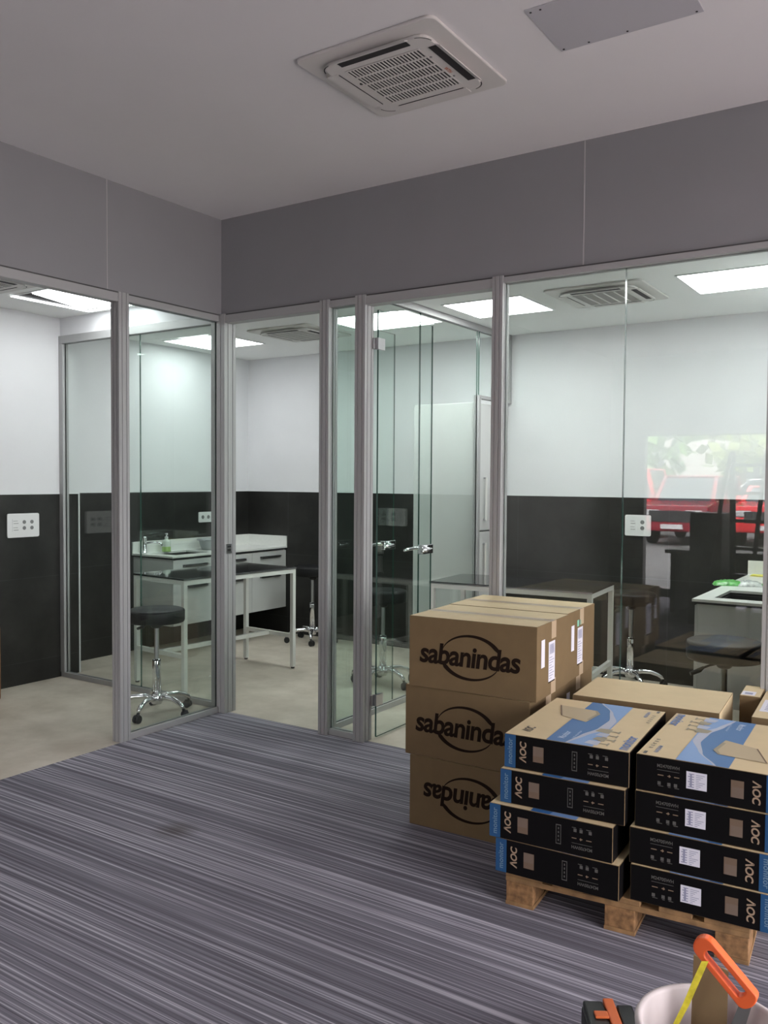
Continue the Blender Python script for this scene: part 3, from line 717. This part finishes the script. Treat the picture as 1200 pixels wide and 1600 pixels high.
SP = [((-4.10, 3.655), math.radians(2), 1.0, 'black stool on the left side, behind the fixed pane'),
      ((-4.795, 6.085), math.radians(-56), 1.045, 'black stool against the tiled rear wall, right of the left table'),
      ((-3.385, 5.10), math.radians(57), 1.035, 'black stool seen through the open glass doors'),
      ((-1.915, 6.06), math.radians(20), 1.03, 'black stool at the rear, beyond the table behind the boxes'),
      ((-.895, 4.235), math.radians(40), 1.095, 'black stool in front of the right sink counter')]
for i, (p, a, s_, lb) in enumerate(SP):
    o = st if i == 0 else copy_tree(st)
    o.location = (p[0], p[1], 0); o.rotation_euler = (0, 0, a); o.scale = (1, 1, s_)
    tag(o, lb, 'stool', 'black swivel stools on chrome bases')

# ------------------------------------------------------------------ tall fridge built into the side partition
t = empty('fridge', (-3.285, 6.045, 0), 0, 'tall white fridge freezer in the rear corner of the glass partition', 'fridge')
MB().box(-.28, .245, -.255, .255, .03, 2.035, 'white_lacquer').build('body', t, bevel=.004)
for z0, z1, h0, h1 in ((1.072, 2.03, 1.15, 1.475), (.06, 1.062, .72, .98)):
    d_ = MB().box(.2455, .28, -.254, .254, z0, z1, 'white_lacquer').build('door', t, bevel=.004)
    MB().box(.28, .305, -.155, -.148, h0, h0+.012, 'steel').box(.28, .305, -.155, -.148, h1-.012, h1, 'steel').box(.300, .308, -.160, -.143, h0, h1, 'white_metal').build('handle', d_)
MB().box(-.26, .24, -.24, .24, 0, .0299, 'black_plastic').build('plinth', t)

# brown bag against the left wall
t = empty('shopping_bag', (-5.27, 3.065, 0), 0, 'brown bag cut off by the left photo edge', 'bag')
MB().prism([(-.15, -.20), (.10, -.20), (.13, .0), (.10, .235), (-.15, .235)], 0, .49, 'brown_bag').build('body', t, bevel=.02)
hh = MB(); hh.tube([(.02, .04, .49), (.02, .07, .54), (.02, .12, .57), (.02, .17, .54), (.02, .20, .49)], .006, 'tape_yellow', 8); hh.build('handle', t)

# ------------------------------------------------------------------ cardboard boxes
def crescent(f, mb, cx, cy, rx, ry, a0, a1, t0, t1, m, n_=30, sk=0.):
    A, B = [], []
    for i in range(n_+1):
        k = i/n_; a = math.radians(a0+(a1-a0)*k); th = t0+(t1-t0)*math.sin(k*PI/2)**1.2
        th *= min(1, k*8+.15)*min(1, (1-k)*12+.35) 
        c_, s_ = math.cos(a), math.sin(a)
        for r_, L_ in ((1+th/2, A), (1-th/2, B)):
            L_.append((cx+rx*r_*c_, cy+ry*r_*s_ - sk*rx*c_))
    f.strip(mb, A, B, m, .0011)
SW, SD, SH = .562, .382, .2945
def sab_box(label, loc, rz, flip=False, sticker=True, logo=True, group='stacked shipping cartons with the oval logo'):
    t = empty('cardboard_box', loc, rz, label, 'box', group)
    MB().box(0, SW, 0, SD, .0, SH, 'kraft', {'+z': 'kraft_lit'}).build('carton', t, bevel=.003)
    f = Face((0, 0, SH), (1, 0, 0), (0, 1, 0), (0, 0, 1))
    mb = MB(); f.rect(mb, .002, SW-.002, SD/2-.001, SD/2+.001, 'kraft_inner', .0012); mb.build('flap_gap', t)
    mb = MB(); f.rect(mb, 0, SW, SD/2-.030, SD/2+.026, 'kraft_tape', .0006)
    fs = Face((SW, 0, 0), (0, 1, 0), (0, 0, 1), (1, 0, 0)); fs.rect(mb, SD/2-.028, SD/2+.028, SH-.07, SH, 'kraft_tape', .0006); fs.rect(mb, SD/2-.028, SD/2+.028, 0, .06, 'kraft_tape', .0006)
    mb.build('packing_tape', t)
    if logo:
        f = Face((0, 0, 0), (1, 0, 0), (0, 0, 1), (0, -1, 0), (SW, SH) if flip else None); mb = MB()
        f.text(mb, 'sabanindas', SW*.485, SH*.50, .445, .088, 'ink_brown', 0, .12, .026, .94)
        cx, cy = SW*.50, SH*.49
        crescent(f, mb, cx, cy, .130, .088, 168, 22, .02, .16, 'ink_brown')
        crescent(f, mb, cx, cy, .130, .088, 342, 202, .02, .17, 'ink_brown')
        mb.build('printed_logo', t)
    if sticker:
        f = fs; mb = MB()
        f.rect(mb, .045, .085, .125, .235, 'paper', .001); mb.build('blank_sticker', t)
        mb = MB(); f.rect(mb, .130, .205, .055, .215, 'paper', .001)
        f.rect(mb, .130, .205, .050, .055, 'ink_brown', .001)
        for k in range(9): f.rect(mb, .140+k*.006, .140+k*.006+(.002+.0015*(k % 3)), .165, .205, 'paper_print', .0014)
        for k in range(9): f.rect(mb, .136, .136+.03+.03*((k*7) % 5)/4, .066+k*.0105, .069+k*.0105, 'paper_print', .0014)
        mb.build('address_label', t)
        mb = MB(); f.rect(mb, .27, .29, .01, .02, 'paper', .001) if False else None
    return t
a_ = math.radians(3.3)
def at(x, y, z): return (x, y, z)
b1 = sab_box('lowest front carton, its oval logo upside down', (-1.905, 3.082, 0), a_*.6, flip=True)
b2 = sab_box('middle front carton of the stack with oval logo', (-1.930, 3.085, SH+.001), math.radians(1.2))
b3 = sab_box('top front carton of the stack with oval logo', (-1.905, 3.071, 2*SH+.002), a_)
for k, (lb, x, y) in enumerate((('lowest rear carton, hidden behind the logo stack', -1.955, 3.487), ('middle rear carton with a white label fragment', -1.958, 3.487), ('top rear carton with green stamp beside its label', -1.935, 3.462))):
    t = sab_box(lb, (x, y, k*(SH+.001)), a_ if k == 2 else math.radians(1.5), logo=True)
    if k == 2:
        mb = MB(); f = Face((SW, 0, 0), (0, 1, 0), (0, 0, 1), (1, 0, 0)); f.rect(mb, .125, .150, .222, .250, 'paper_green', .001); f.rect(mb, .152, .166, .224, .250, 'print_grey', .001); f.rect(mb, .168, .178, .226, .248, 'paper_green', .001); mb.build('printed_stamp', t)

# ------------------------------------------------------------------ pallet
t = empty('pallet', (-1.262, 2.672, 0), math.radians(4.6), 'wooden pallet under the black monitor cartons', 'pallet')
PW, PD = .775, 1.16
for x0, x1 in ((0, .10), (PW/2-.05, PW/2+.05), (PW-.10, PW)):
    MB().box(x0, x1, .0, PD, 0, .014, 'wood').build('skid_board', t, bevel=.002)
    for y0 in (.0, PD/2-.06, PD-.12): MB().box(x0+.002, x1-.002, y0, y0+.12, .014, .082, 'wood_block').build('block', t, bevel=.003)
for y0 in (0, PD/2-.05, PD-.10): MB().box(0, PW, y0, y0+.10, .082, .100, 'wood').build('stringer_board', t, bevel=.002)
for x0, x1 in ((0, .13), (.165, .265), (.3225, .4525), (.51, .61), (PW-.13, PW)): MB().box(x0, x1, .0, PD, .100, .117, 'wood').build('deck_board', t, bevel=.002)
mb = MB(); mb.lathe([(0, 0), (.018, .002), (.02, .012), (.012, .02), (0, .022)], 'black_plastic', (0, 0, 0), 14)
PA = math.radians(4.6)

# ------------------------------------------------------------------ monitor cartons
BW, BD, BH = .424, .565, .1155
_print = {}
def aoc_print(flip, sticker):
    """front print, one mesh per kind of mark, shared by the copies"""
    key = (flip, sticker)
    if key in _print: return _print[key]
    f = Face((0, 0, 0), (1, 0, 0), (0, 0, 1), (0, -1, 0), (BW, BH) if flip else None); out = []
    mb = MB(); f.rect(mb, BW-.040, BW-.0005, .001, BH-.001, 'stripe_blue', .0006); out.append(('blue_stripe', mb))
    mb = MB(); f.text(mb, 'monitor', BW-.020, BH/2, .088, .017, 'print_monitor' if False else 'print_monitor', -PI/2, 0, .01, 1.05); out.append(('printed_word', mb))
    mb = MB(); f.text(mb, '\u039bOC', BW-.066, BH/2-.002, .072, .025, 'print_kraft', -PI/2, .12, .03, .95); out.append(('brand_mark', mb))
    mb = MB(); f.rect(mb, .285, .322, .030, .083, 'kraft_inner', .0006); f.rect(mb, .288, .322, .030, .062, 'kraft_hole', .0008); out.append(('hand_hole', mb))
    mb = MB(); f.text(mb, 'M2470SWH', .100, BH-.027, .068, .011, 'print_grey', 0, 0, .02)
    f.rect(mb, .066, .134, BH-.041, BH-.0395, 'print_grey')
    for k, (a, b_) in enumerate(((.068, .086), (.098, .108), (.118, .134))):
        f.rect(mb, a, b_, BH-.058, BH-.055, 'print_icon'); f.rect(mb, a, a+.010, BH-.088, BH-.077, 'print_grey'); f.rect(mb, a+.002, b_, BH-.092, BH-.090, 'print_grey')
    f.poly(mb, [(.100, BH-.056), (.104, BH-.051), (.108, BH-.056), (.104, BH-.061)], 'print_icon', .001)
    out.append(('printed_specs', mb))
    if sticker:
        mb = MB(); f.rect(mb, .155, .216, .032, .086, 'paper', .0007)
        for k in range(6): f.rect(mb, .160+.003*(k % 2), .178, .037+k*.008, .040+k*.008, 'paper_print', .0010)
        for k in range(8): f.rect(mb, .184, .186+.024*((k*5) % 4+1)/4, .036+k*.0058, .0378+k*.0058, 'paper_print', .0010)
        f.rect(mb, .166, .172, .038, .080, 'paper_print', .0012)
        out.append(('white_label', mb))
    else:
        mb = MB(); f.rect(mb, .170, .188, .025, .090, 'print_grey', .0006); f.rect(mb, .172, .186, .028, .087, 'carton_black', .0008); f.text(mb, '0.63 kg', .179, .058, .045, .007, 'print_grey', PI/2) if False else None
        for k in range(4): f.rect(mb, .177, .181, .034+k*.013, .041+k*.013, 'print_grey', .001)
        out.append(('printed_panel', mb))
    _print[key] = [(nm, m_.build(nm)) for nm, m_ in out]
    return _print[key]
first = set()
def aoc_box(label, loc, rz, flip, sticker, top=False):
    t = empty('monitor_box', loc, rz, label, 'box', 'monitor cartons on the pallet')
    if 'carton' not in _print: _print['carton'] = MB().box(0, BW, 0, BD, 0, BH, 'kraft', {'-y': 'carton_black', '+y': 'carton_black', '+z': 'kraft_lit', '-x': 'carton_black', '+x': 'carton_black'}).build('carton', bevel=.0015, seg=1)
    def use(o):
        if o.name in first: o = o.copy(); C.objects.link(o)
        else: first.add(o.name)
        o.parent = t
    use(_print['carton'])
    for nm, o in aoc_print(flip, sticker): use(o)
    f = Face((0, 0, BH), (1, 0, 0), (0, 1, 0), (0, 0, 1), None if flip else (BW, BD))
    U = lambda k: k*BW; V = lambda k: k*BD
    mb = MB(); f.rect(mb, U(.345), U(.715), V(.002), V(.998), 'carton_blue', .0005)
    def interp(P, v):
        for (u0, v0), (u1, v1) in zip(P, P[1:]):
            if v <= v1: k = (v-v0)/(v1-v0); k = k*k*(3-2*k)*.4+k*.6; return u0+(u1-u0)*k
        return P[-1][0]
    S1 = [(.50, 0), (.55, .2), (.62, .37), (.64, .59), (.57, .82), (.43, 1)]
    S2 = [(.515, 0), (.60, .22), (.705, .40), (.705, .58), (.61, .78), (.45, 1)]
    vs_ = [.002+.996*i/32 for i in range(33)]
    f.strip(mb, [(U(interp(S1, v)), V(v)) for v in vs_], [(U(.715), V(v)) for v in vs_], 'carton_blue_light', .0008); mb.build('blue_band', t)
    if top:
        mb = MB(); f.strip(mb, [(U(interp(S1, v)), V(v)) for v in vs_], [(U(interp(S2, v)), V(v)) for v in vs_], 'carton_swoosh', .0011); mb.build('printed_swoosh', t)
        mb = MB(); f.text(mb, '\u039bOC', U(.13), V(.155), .066, .036, 'print_grey', PI/2, .12, .03, .95, .0012); mb.build('brand_mark', t)
        mb = MB(); f.text(mb, 'Monitor', U(.435), V(.15), .088, .024, 'print_pale', PI/2, 0, .02, 1., .0014); f.text(mb, 'lcd monitor', U(.52), V(.19), .10, .010, 'print_pale', PI/2, 0, .0, 1., .0014); mb.build('printed_word', t)
        mb = MB(); f.text(mb, 'monitor', U(.93), V(.175), .165, .038, 'print_blue', PI/2, 0, .02, 1., .0012); mb.build('printed_word', t)
        mb = MB(); f.text(mb, 'M2470SWH', U(.88), V(.86), .08, .014, 'print_blue', PI/2, 0, .01, 1., .0012); f.rect(mb, U(.935), U(.96), V(.93), V(.98), 'print_grey', .0012)
        for k in range(5): f.rect(mb, U(.925), U(.955), V(.66+.045*k), V(.68+.045*k), 'print_shade', .0012)
        mb.build('printed_specs', t)
        # drawn monitor silhouettes
        mb = MB()
        for i, (u_, v_, s_) in enumerate(((.74, .08, 1.), (.76, .17, .9), (.75, .26, .9), (.74, .35, 1.1))):
            f.poly(mb, [(U(u_), V(v_-.05*s_)), (U(u_), V(v_+.045*s_)), (U(u_-.09*s_), V(v_+.035*s_)), (U(u_-.11*s_), V(v_-.03*s_))], 'print_shade' if i % 2 else 'carton_swoosh', .0013)
            f.poly(mb, [(U(u_), V(v_-.008)), (U(u_+.06), V(v_-.008)), (U(u_+.06), V(v_-.028)), (U(u_+.075), V(v_-.028)), (U(u_+.075), V(v_+.028)), (U(u_+.06), V(v_+.028)), (U(u_+.06), V(v_+.008)), (U(u_), V(v_+.008))], 'print_shade', .0013)
        mb.build('printed_monitors', t)
        # bent hand-hole flap with dark opening edge
        mb = MB(); f.poly(mb, [(U(.12), V(.81)), (U(.23), V(.56)), (U(.48), V(.48)), (U(.49), V(.53)), (U(.52), V(.71)), (U(.47), V(.78))], 'kraft_flap', .0016)
        f.poly(mb, [(U(.12), V(.81)), (U(.23), V(.56)), (U(.24), V(.565)), (U(.133), V(.808))], 'kraft_inner', .0019)
        f.poly(mb, [(U(.49), V(.53)), (U(.52), V(.71)), (U(.47), V(.78)), (U(.455), V(.77)), (U(.49), V(.70)), (U(.465), V(.54))], 'print_shade', .0019); mb.build('hand_flap', t)
    return t
zb = .1185
left = [(-1.290, 2.650, .035), (-1.312, 2.645, .050), (-1.285, 2.670, .068), (-1.280, 2.690, .075)]
names = ['lowest', 'second lowest', 'second from the top', 'topmost']
for k, (x, y, a) in enumerate(left):
    aoc_box('black monitor carton, %s of the left pallet stack' % names[k], (x, y, zb+k*(BH+.0012)), a, True, False, k == 3)
right = [(-.843, 2.706, .050), (-.850, 2.712, .050), (-.838, 2.724, .048), (-.838, 2.730, .045)]
for k, (x, y, a) in enumerate(right):
    aoc_box('black monitor carton with white label, %s of the right pallet stack' % names[k], (x, y, zb+k*(BH+.0012)), a, False, True, k == 3)
# plain cartons lying crosswise at the back of the pallet
for k in range(4):
    t = empty('monitor_box', (-1.292+.004*(k % 2), 3.337, zb+k*(BH+.0012)), .075, 'plain cardboard carton lying crosswise behind the monitor cartons, %s layer' % ['bottom', 'second', 'third', 'top'][k], 'box', 'plain cartons at the back of the pallet')
    MB().box(0, .562, 0, .37, 0, BH, 'kraft', {'+z': 'kraft_lit', '+x': 'kraft_lit'}).build('carton', t, bevel=.0015, seg=1)
t = empty('cardboard_box', (-.7235, 3.715, .118), .07, 'narrow upright carton with white label, at the rear pallet corner', 'box')
MB().box(0, .078, 0, .20, 0, .468, 'kraft', {'+z': 'kraft_lit'}).build('carton', t, bevel=.002)
mb = MB(); Face((0, 0, .468), (1, 0, 0), (0, 1, 0), (0, 0, 1)).rect(mb, .004, .055, .015, .085, 'paper'); mb.box(.015, .045, .03, .06, .4692, .4695, 'paper_print'); mb.build('white_label', t)
for k in range(4):
    t = empty('cardboard_box', (-.620, 3.40, zb+k*(BH+.0012)), .06, 'carton at the right photo edge behind the right stack, %s layer' % ['bottom', 'second', 'third', 'top'][k], 'box', 'cartons at the right rear of the pallet')
    MB().box(0, .38, 0, .46, 0, BH, 'kraft', {'+z': 'kraft_lit'}).build('carton', t, bevel=.002)
    if k == 3:
        mb = MB(); f = Face((0, 0, BH), (1, 0, 0), (0, 1, 0), (0, 0, 1)); f.rect(mb, .015, .10, .10, .30, 'paper')
        for q in range(5): f.rect(mb, .03, .07+.01*(q % 3), .13+.025*q, .14+.025*q, 'paper_print', .0012)
        mb.build('white_label', t)

# ------------------------------------------------------------------ bucket with tools
BC = (-.388, 1.800)
t = empty('bucket', (BC[0], BC[1], 0), 0, 'white plastic bucket holding tools, cut by the lower right corner', 'bucket')
MB().lathe([(0, .004), (.118, .004), (.120, 0), (.122, .004), (.142, .325), (.150, .327), (.152, .345), (.148, .352), (.140, .352), (.137, .345), (.117, .012), (0, .012)], 'bucket', n=56).build('body', t)
MB().lathe([(.1425, .29), (.150, .292), (.150, .300), (.1435, .303)], 'bucket', n=56).build('rim_ring', t)
# folded cardboard strip
t = empty('cardboard_strip', (-.415, 1.872, .014), .20, 'brown cardboard strip standing in the bucket', 'cardboard')
mb = MB(); vs = []
tl = lambda z: .05*(z/.42)
vs = [(-.036, tl(0)-.03, 0), (.036, tl(0)-.03, 0), (.040, tl(.40)-.03, .405), (-.030, tl(.42)-.03, .425)]
vs += [(x, y+.005, z) for x, y, z in vs]
mb.add(vs, [(0,1,2,3),(7,6,5,4),(0,4,5,1),(1,5,6,2),(2,6,7,3),(3,7,4,0)], 'kraft'); mb.build('sheet', t)
# handsaw: grey blade down in the bucket, orange handle above the rim
t = empty('hand_saw', (-.335, 1.835, .016), 0, 'hand saw with bright orange handle and grey blade, leaning in the bucket', 'saw')
A = Vector((-.410, .488)); B = Vector((-.332, .414)); dd = (B-A).normalized(); nn = Vector((-dd.y, dd.x))
def loop(hw, ext, sh=0.):
    out = []; L_ = (B-A).length
    for k in range(13): q = math.radians(90+180*k/12); out.append(A + dd*(math.cos(q)*hw*.95-ext+sh) + nn*math.sin(q)*hw)
    for k in range(13): q = math.radians(-90+180*k/12); out.append(A + dd*(L_+math.cos(q)*hw*.6+ext) + nn*math.sin(q)*hw)
    return out
lo, li = loop(.0235, .004), loop(.0105, -.012); n_ = len(lo); vs = []
X0_, Z0_ = -.335, .016
for y in (-.012, .012):
    vs += [(p.x-X0_, y, p.y-Z0_) for p in lo] + [(p.x-X0_, y, p.y-Z0_) for p in li]
fs = []
for i in range(n_):
    j = (i+1) % n_
    fs += [(i, j, n_+j, n_+i), (2*n_+i, 3*n_+i, 3*n_+j, 2*n_+j), (i, 2*n_+i, 2*n_+j, j), (n_+i, n_+j, 3*n_+j, 3*n_+i)]
MB().add(vs, fs, 'orange').build('grip', t, bevel=.004, seg=3)
mb = MB(); P_ = [(-.343, .400), (-.322, .395), (-.345, .30), (-.385, .05), (-.425, .05), (-.375, .30)]
mb.prism([(x-X0_, z-Z0_) for x, z in P_], -.0012, .0012, 'saw_steel', lambda u, v, w: (u, w, v)); mb.build('blade', t)
t = empty('tape_measure', (-.44, 1.80, .014), 0, 'yellow marked tape strip running from the saw grip into the bucket', 'tape measure')
mb = MB(); vs = []; K = [(-.409, .470, .016), (-.425, .425, .010), (-.443, .372, .006), (-.462, .325, .000), (-.474, .285, -.004), (-.48, .20, -.005), (-.48, .03, -.005)]
for (x, z, y), hw in zip(K, (.0075, .008, .0075, .0065, .009, .010, .010)):
    for s_ in (-1, 1): vs.append((x+.44+s_*hw*.8, y+s_*hw*.5, z-.014))
nK = len(K); vs += [(x, y+.0012, z) for x, y, z in vs]; o_ = 2*nK
fs = [(2*i, 2*i+1, 2*i+3, 2*i+2) for i in range(nK-1)] + [(o_+2*i, o_+2*i+2, o_+2*i+3, o_+2*i+1) for i in range(nK-1)]
fs += [(2*i, 2*i+2, o_+2*i+2, o_+2*i) for i in range(nK-1)] + [(2*i+1, o_+2*i+1, o_+2*i+3, 2*i+3) for i in range(nK-1)]
mb.add(vs, fs, 'tape_yellow'); mb.build('marked_band', t)
mb = MB(); mb.box(.0, .012, .012, .016, .46, .466, 'steel'); 
t = empty('tool_case', (-.690, 2.085, 0), .55, 'small black tool case with crossed orange straps, left of the bucket', 'tool case')
MB().box(-.065, .065, -.06, .06, 0, .105, 'black_plastic').build('body', t, bevel=.008)
MB().box(-.062, -.012, -.05, .056, .1055, .120, 'black_plastic').box(.022, .062, -.05, .050, .1055, .115, 'black_plastic').build('lid', t, bevel=.005)
MB().box(-.010, .016, -.058, .062, .1055, .124, 'orange_dark').box(-.045, -.0105, -.022, .004, .1205, .127, 'orange_dark').build('strap', t, bevel=.003)

# ------------------------------------------------------------------ behind the camera: seen only as reflections in the glass
t = empty('stepladder', (-1.62, -1.2, 0), .25, 'dark stepladder mirrored in the large right pane', 'ladder')
for s_ in (-1, 1):
    MB().bar((s_*.24, 0, 0), (s_*.17, .22, 1.75), .05, .025, 'dark_furniture').build('rail', t)
    MB().bar((s_*.24, .75, 0), (s_*.17, .26, 1.72), .035, .02, 'dark_furniture').build('support_rail', t)
for k in range(1, 7):
    z = .27*k; w_ = .24-.07*z/1.75; MB().box(-w_+.02, w_-.02, .22*z/1.75-.045, .22*z/1.75+.045, z-.02, z+.01, 'dark_furniture').build('step', t)
t = empty('display_crate', (-2.10, -1.4, 0), .1, 'black upright crate mirrored in the large right pane', 'crate')
MB().box(-.16, .16, -.2, .2, 0, 1.14, 'dark_furniture').build('body', t, bevel=.01)
t = empty('counter_desk', (-1.6, -2.2, 0), .05, 'low dark desk mirrored in the large right pane', 'desk')
MB().box(-1.1, 1.2, -.35, .35, .66, .70, 'dark_furniture').build('desktop', t, bevel=.004)
MB().box(-1.05, -1.0, -.3, .3, 0, .6599, 'dark_furniture').build('side_panel', t); MB().box(1.1, 1.15, -.3, .3, 0, .6599, 'dark_furniture').build('side_panel', t)
MB().box(-.9999, 1.0999, -.3, -.28, .05, .6599, 'dark_furniture').build('back_panel', t)
# street
S(MB().box(-60, 60, -4.4, FY0-.121, -.12, -.02, 'pavement').box(FX1+.11, 40, FY0-.12, 12, -.12, -.02, 'pavement'), 'floor', 'pale pavement outside the shop window, seen mirrored', 'pavement')
S(MB().box(-60, 60, -60, -4.4, -.20, -.10, 'asphalt'), 'floor', 'grey street asphalt outside, seen mirrored', 'street')
def car(name, loc, rz, paint, label, h=1.7, L_=4.3, W=1.8):
    t = empty(name, loc, rz, label, 'car', 'parked cars mirrored in the glass')
    body = [(-L_/2, .35), (L_/2, .35), (L_/2+.02, .62), (L_/2-.05, .98), (L_/2-1.05, 1.08), (-L_/2+.1, 1.08), (-L_/2, .7)]
    MB().prism(body, -W/2, W/2, paint, lambda u, v, w: (w, u, v)).build('body', t, bevel=.07, seg=3)
    cabin = [(L_/2-1.05, 1.05), (L_/2-1.65, h-.05), (L_/2-2.0, h), (-L_/2+.35, h), (-L_/2+.12, 1.05)]
    MB().prism(cabin, -W/2+.10, W/2-.10, 'car_glass', lambda u, v, w: (w, u, v)).build('windows', t, bevel=.04)
    MB().box(-W/2+.12, W/2-.12, -L_/2+.30, L_/2-1.75, h-.03, h+.02, paint).build('roof', t, bevel=.03)
    for s_ in (-1, 1):
        mb = MB(); mb.bar((s_*(W/2-.11), L_/2-1.08, 1.07), (s_*(W/2-.17), L_/2-1.75, h-.01), .09, .07, paint)
        mb.bar((s_*(W/2-.13), -.35, 1.07), (s_*(W/2-.15), -.35, h), .1, .06, paint); mb.bar((s_*(W/2-.11), -L_/2+.15, 1.07), (s_*(W/2-.15), -L_/2+.38, h), .16, .08, paint); mb.build('pillar', t)
        MB().box(s_*(W/2-.30)-.20, s_*(W/2-.30)+.20, L_/2-.04, L_/2+.02, .72, .88, 'rim').build('headlight', t, bevel=.03)
        MB().box(s_*(W/2+.07)-.08, s_*(W/2+.07)+.08, L_/2-1.40, L_/2-1.28, 1.08, 1.22, paint).build('mirror', t, bevel=.03)
        for yy in (-L_/2+.80, L_/2-.85):
            wh = MB().lathe([(0, -.11), (.30, -.11), (.335, -.08), (.335, .08), (.30, .11), (0, .11)], 'tyre', (s_*(W/2-.10), yy, .335), 28, ax='x').build('wheel', t)
            MB().lathe([(0, .0), (.20, .0), (.21, .01), (0, .012)] if s_ > 0 else [(0, -.012), (.21, -.01), (.20, 0), (0, 0)], 'rim', (s_*(W/2+.012), yy, .335), 20, ax='x').build('rim', wh)
    MB().box(-.55, .55, L_/2-.02, L_/2+.03, .58, .86, 'dark_furniture').build('grille', t, bevel=.02)
    MB().box(-.26, .26, L_/2+.02, L_/2+.045, .42, .53, 'trim_white').build('number_plate', t)
    return t
car('parked_car', (-5.75, -15.5, -.10), 0, 'car_maroon', 'dark red off-roader mirrored in the glass, nose towards the shop', W=1.6)
car('parked_car', (-9.0, -17.0, -.10), 1.57, 'car_red', 'red van at the left edge of the mirrored street', h=1.9)
car('parked_car', (-3.70, -16.2, -.10), 0, 'car_red', 'red hatchback on the right in the mirrored street', h=1.45)
car('parked_car', (-5.2, -22.5, -.10), 1.5, 'car_white', 'white car standing behind the red ones', h=1.65)
def tree(loc, h, label, m, seed):
    t = empty('street_tree', loc, 0, label, 'tree', 'trees across the street'); rd = random.Random(seed)
    MB().tube([(0, 0, 0), (.05, 0, h*.3), (0, .1, h*.6)], [.18, .14, .08], 'bark', 10).build('trunk', t)
    mb = MB()
    for k in range(420):
        a = rd.random()*2*PI; z = rd.uniform(-1, 1); r = rd.random()**.4; q = Vector((math.cos(a)*math.sqrt(1-z*z)*r*1.9, math.sin(a)*math.sqrt(1-z*z)*r*1.9, h*.62+z*r*h*.36))
        u = Vector((rd.gauss(0, 1), rd.gauss(0, 1), rd.gauss(0, 1))).normalized()*.32; v_ = u.cross(Vector((rd.gauss(0, 1), rd.gauss(0, 1), rd.gauss(0, 1)))).normalized()*.22
        mb.add([q+u, q+v_, q-u, q-v_], [(0, 1, 2, 3)], m)
    mb.build('crown', t)
tree((-9.6, -24, -.1), 5.5, 'green tree left in the mirrored street', 'leaf', 1)
tree((-6.9, -27, -.1), 6.2, 'pale green tree in the middle of the mirrored street', 'leaf_pale', 2)
tree((-3.4, -25, -.1), 5.2, 'sunlit tree on the right of the mirrored street', 'leaf_pale', 3)
t = empty('building', (-6, -40, -.1), 0, 'pale long building closing the mirrored street', 'building')
MB().box(-26, 26, -3, 3, 0, 5, 'facade').build('wall', t)
for k in range(10): MB().box(-22+4.6*k, -20.4+4.6*k, 3.0, 3.05, 1.2, 3.0, 'car_glass').build('window', t)
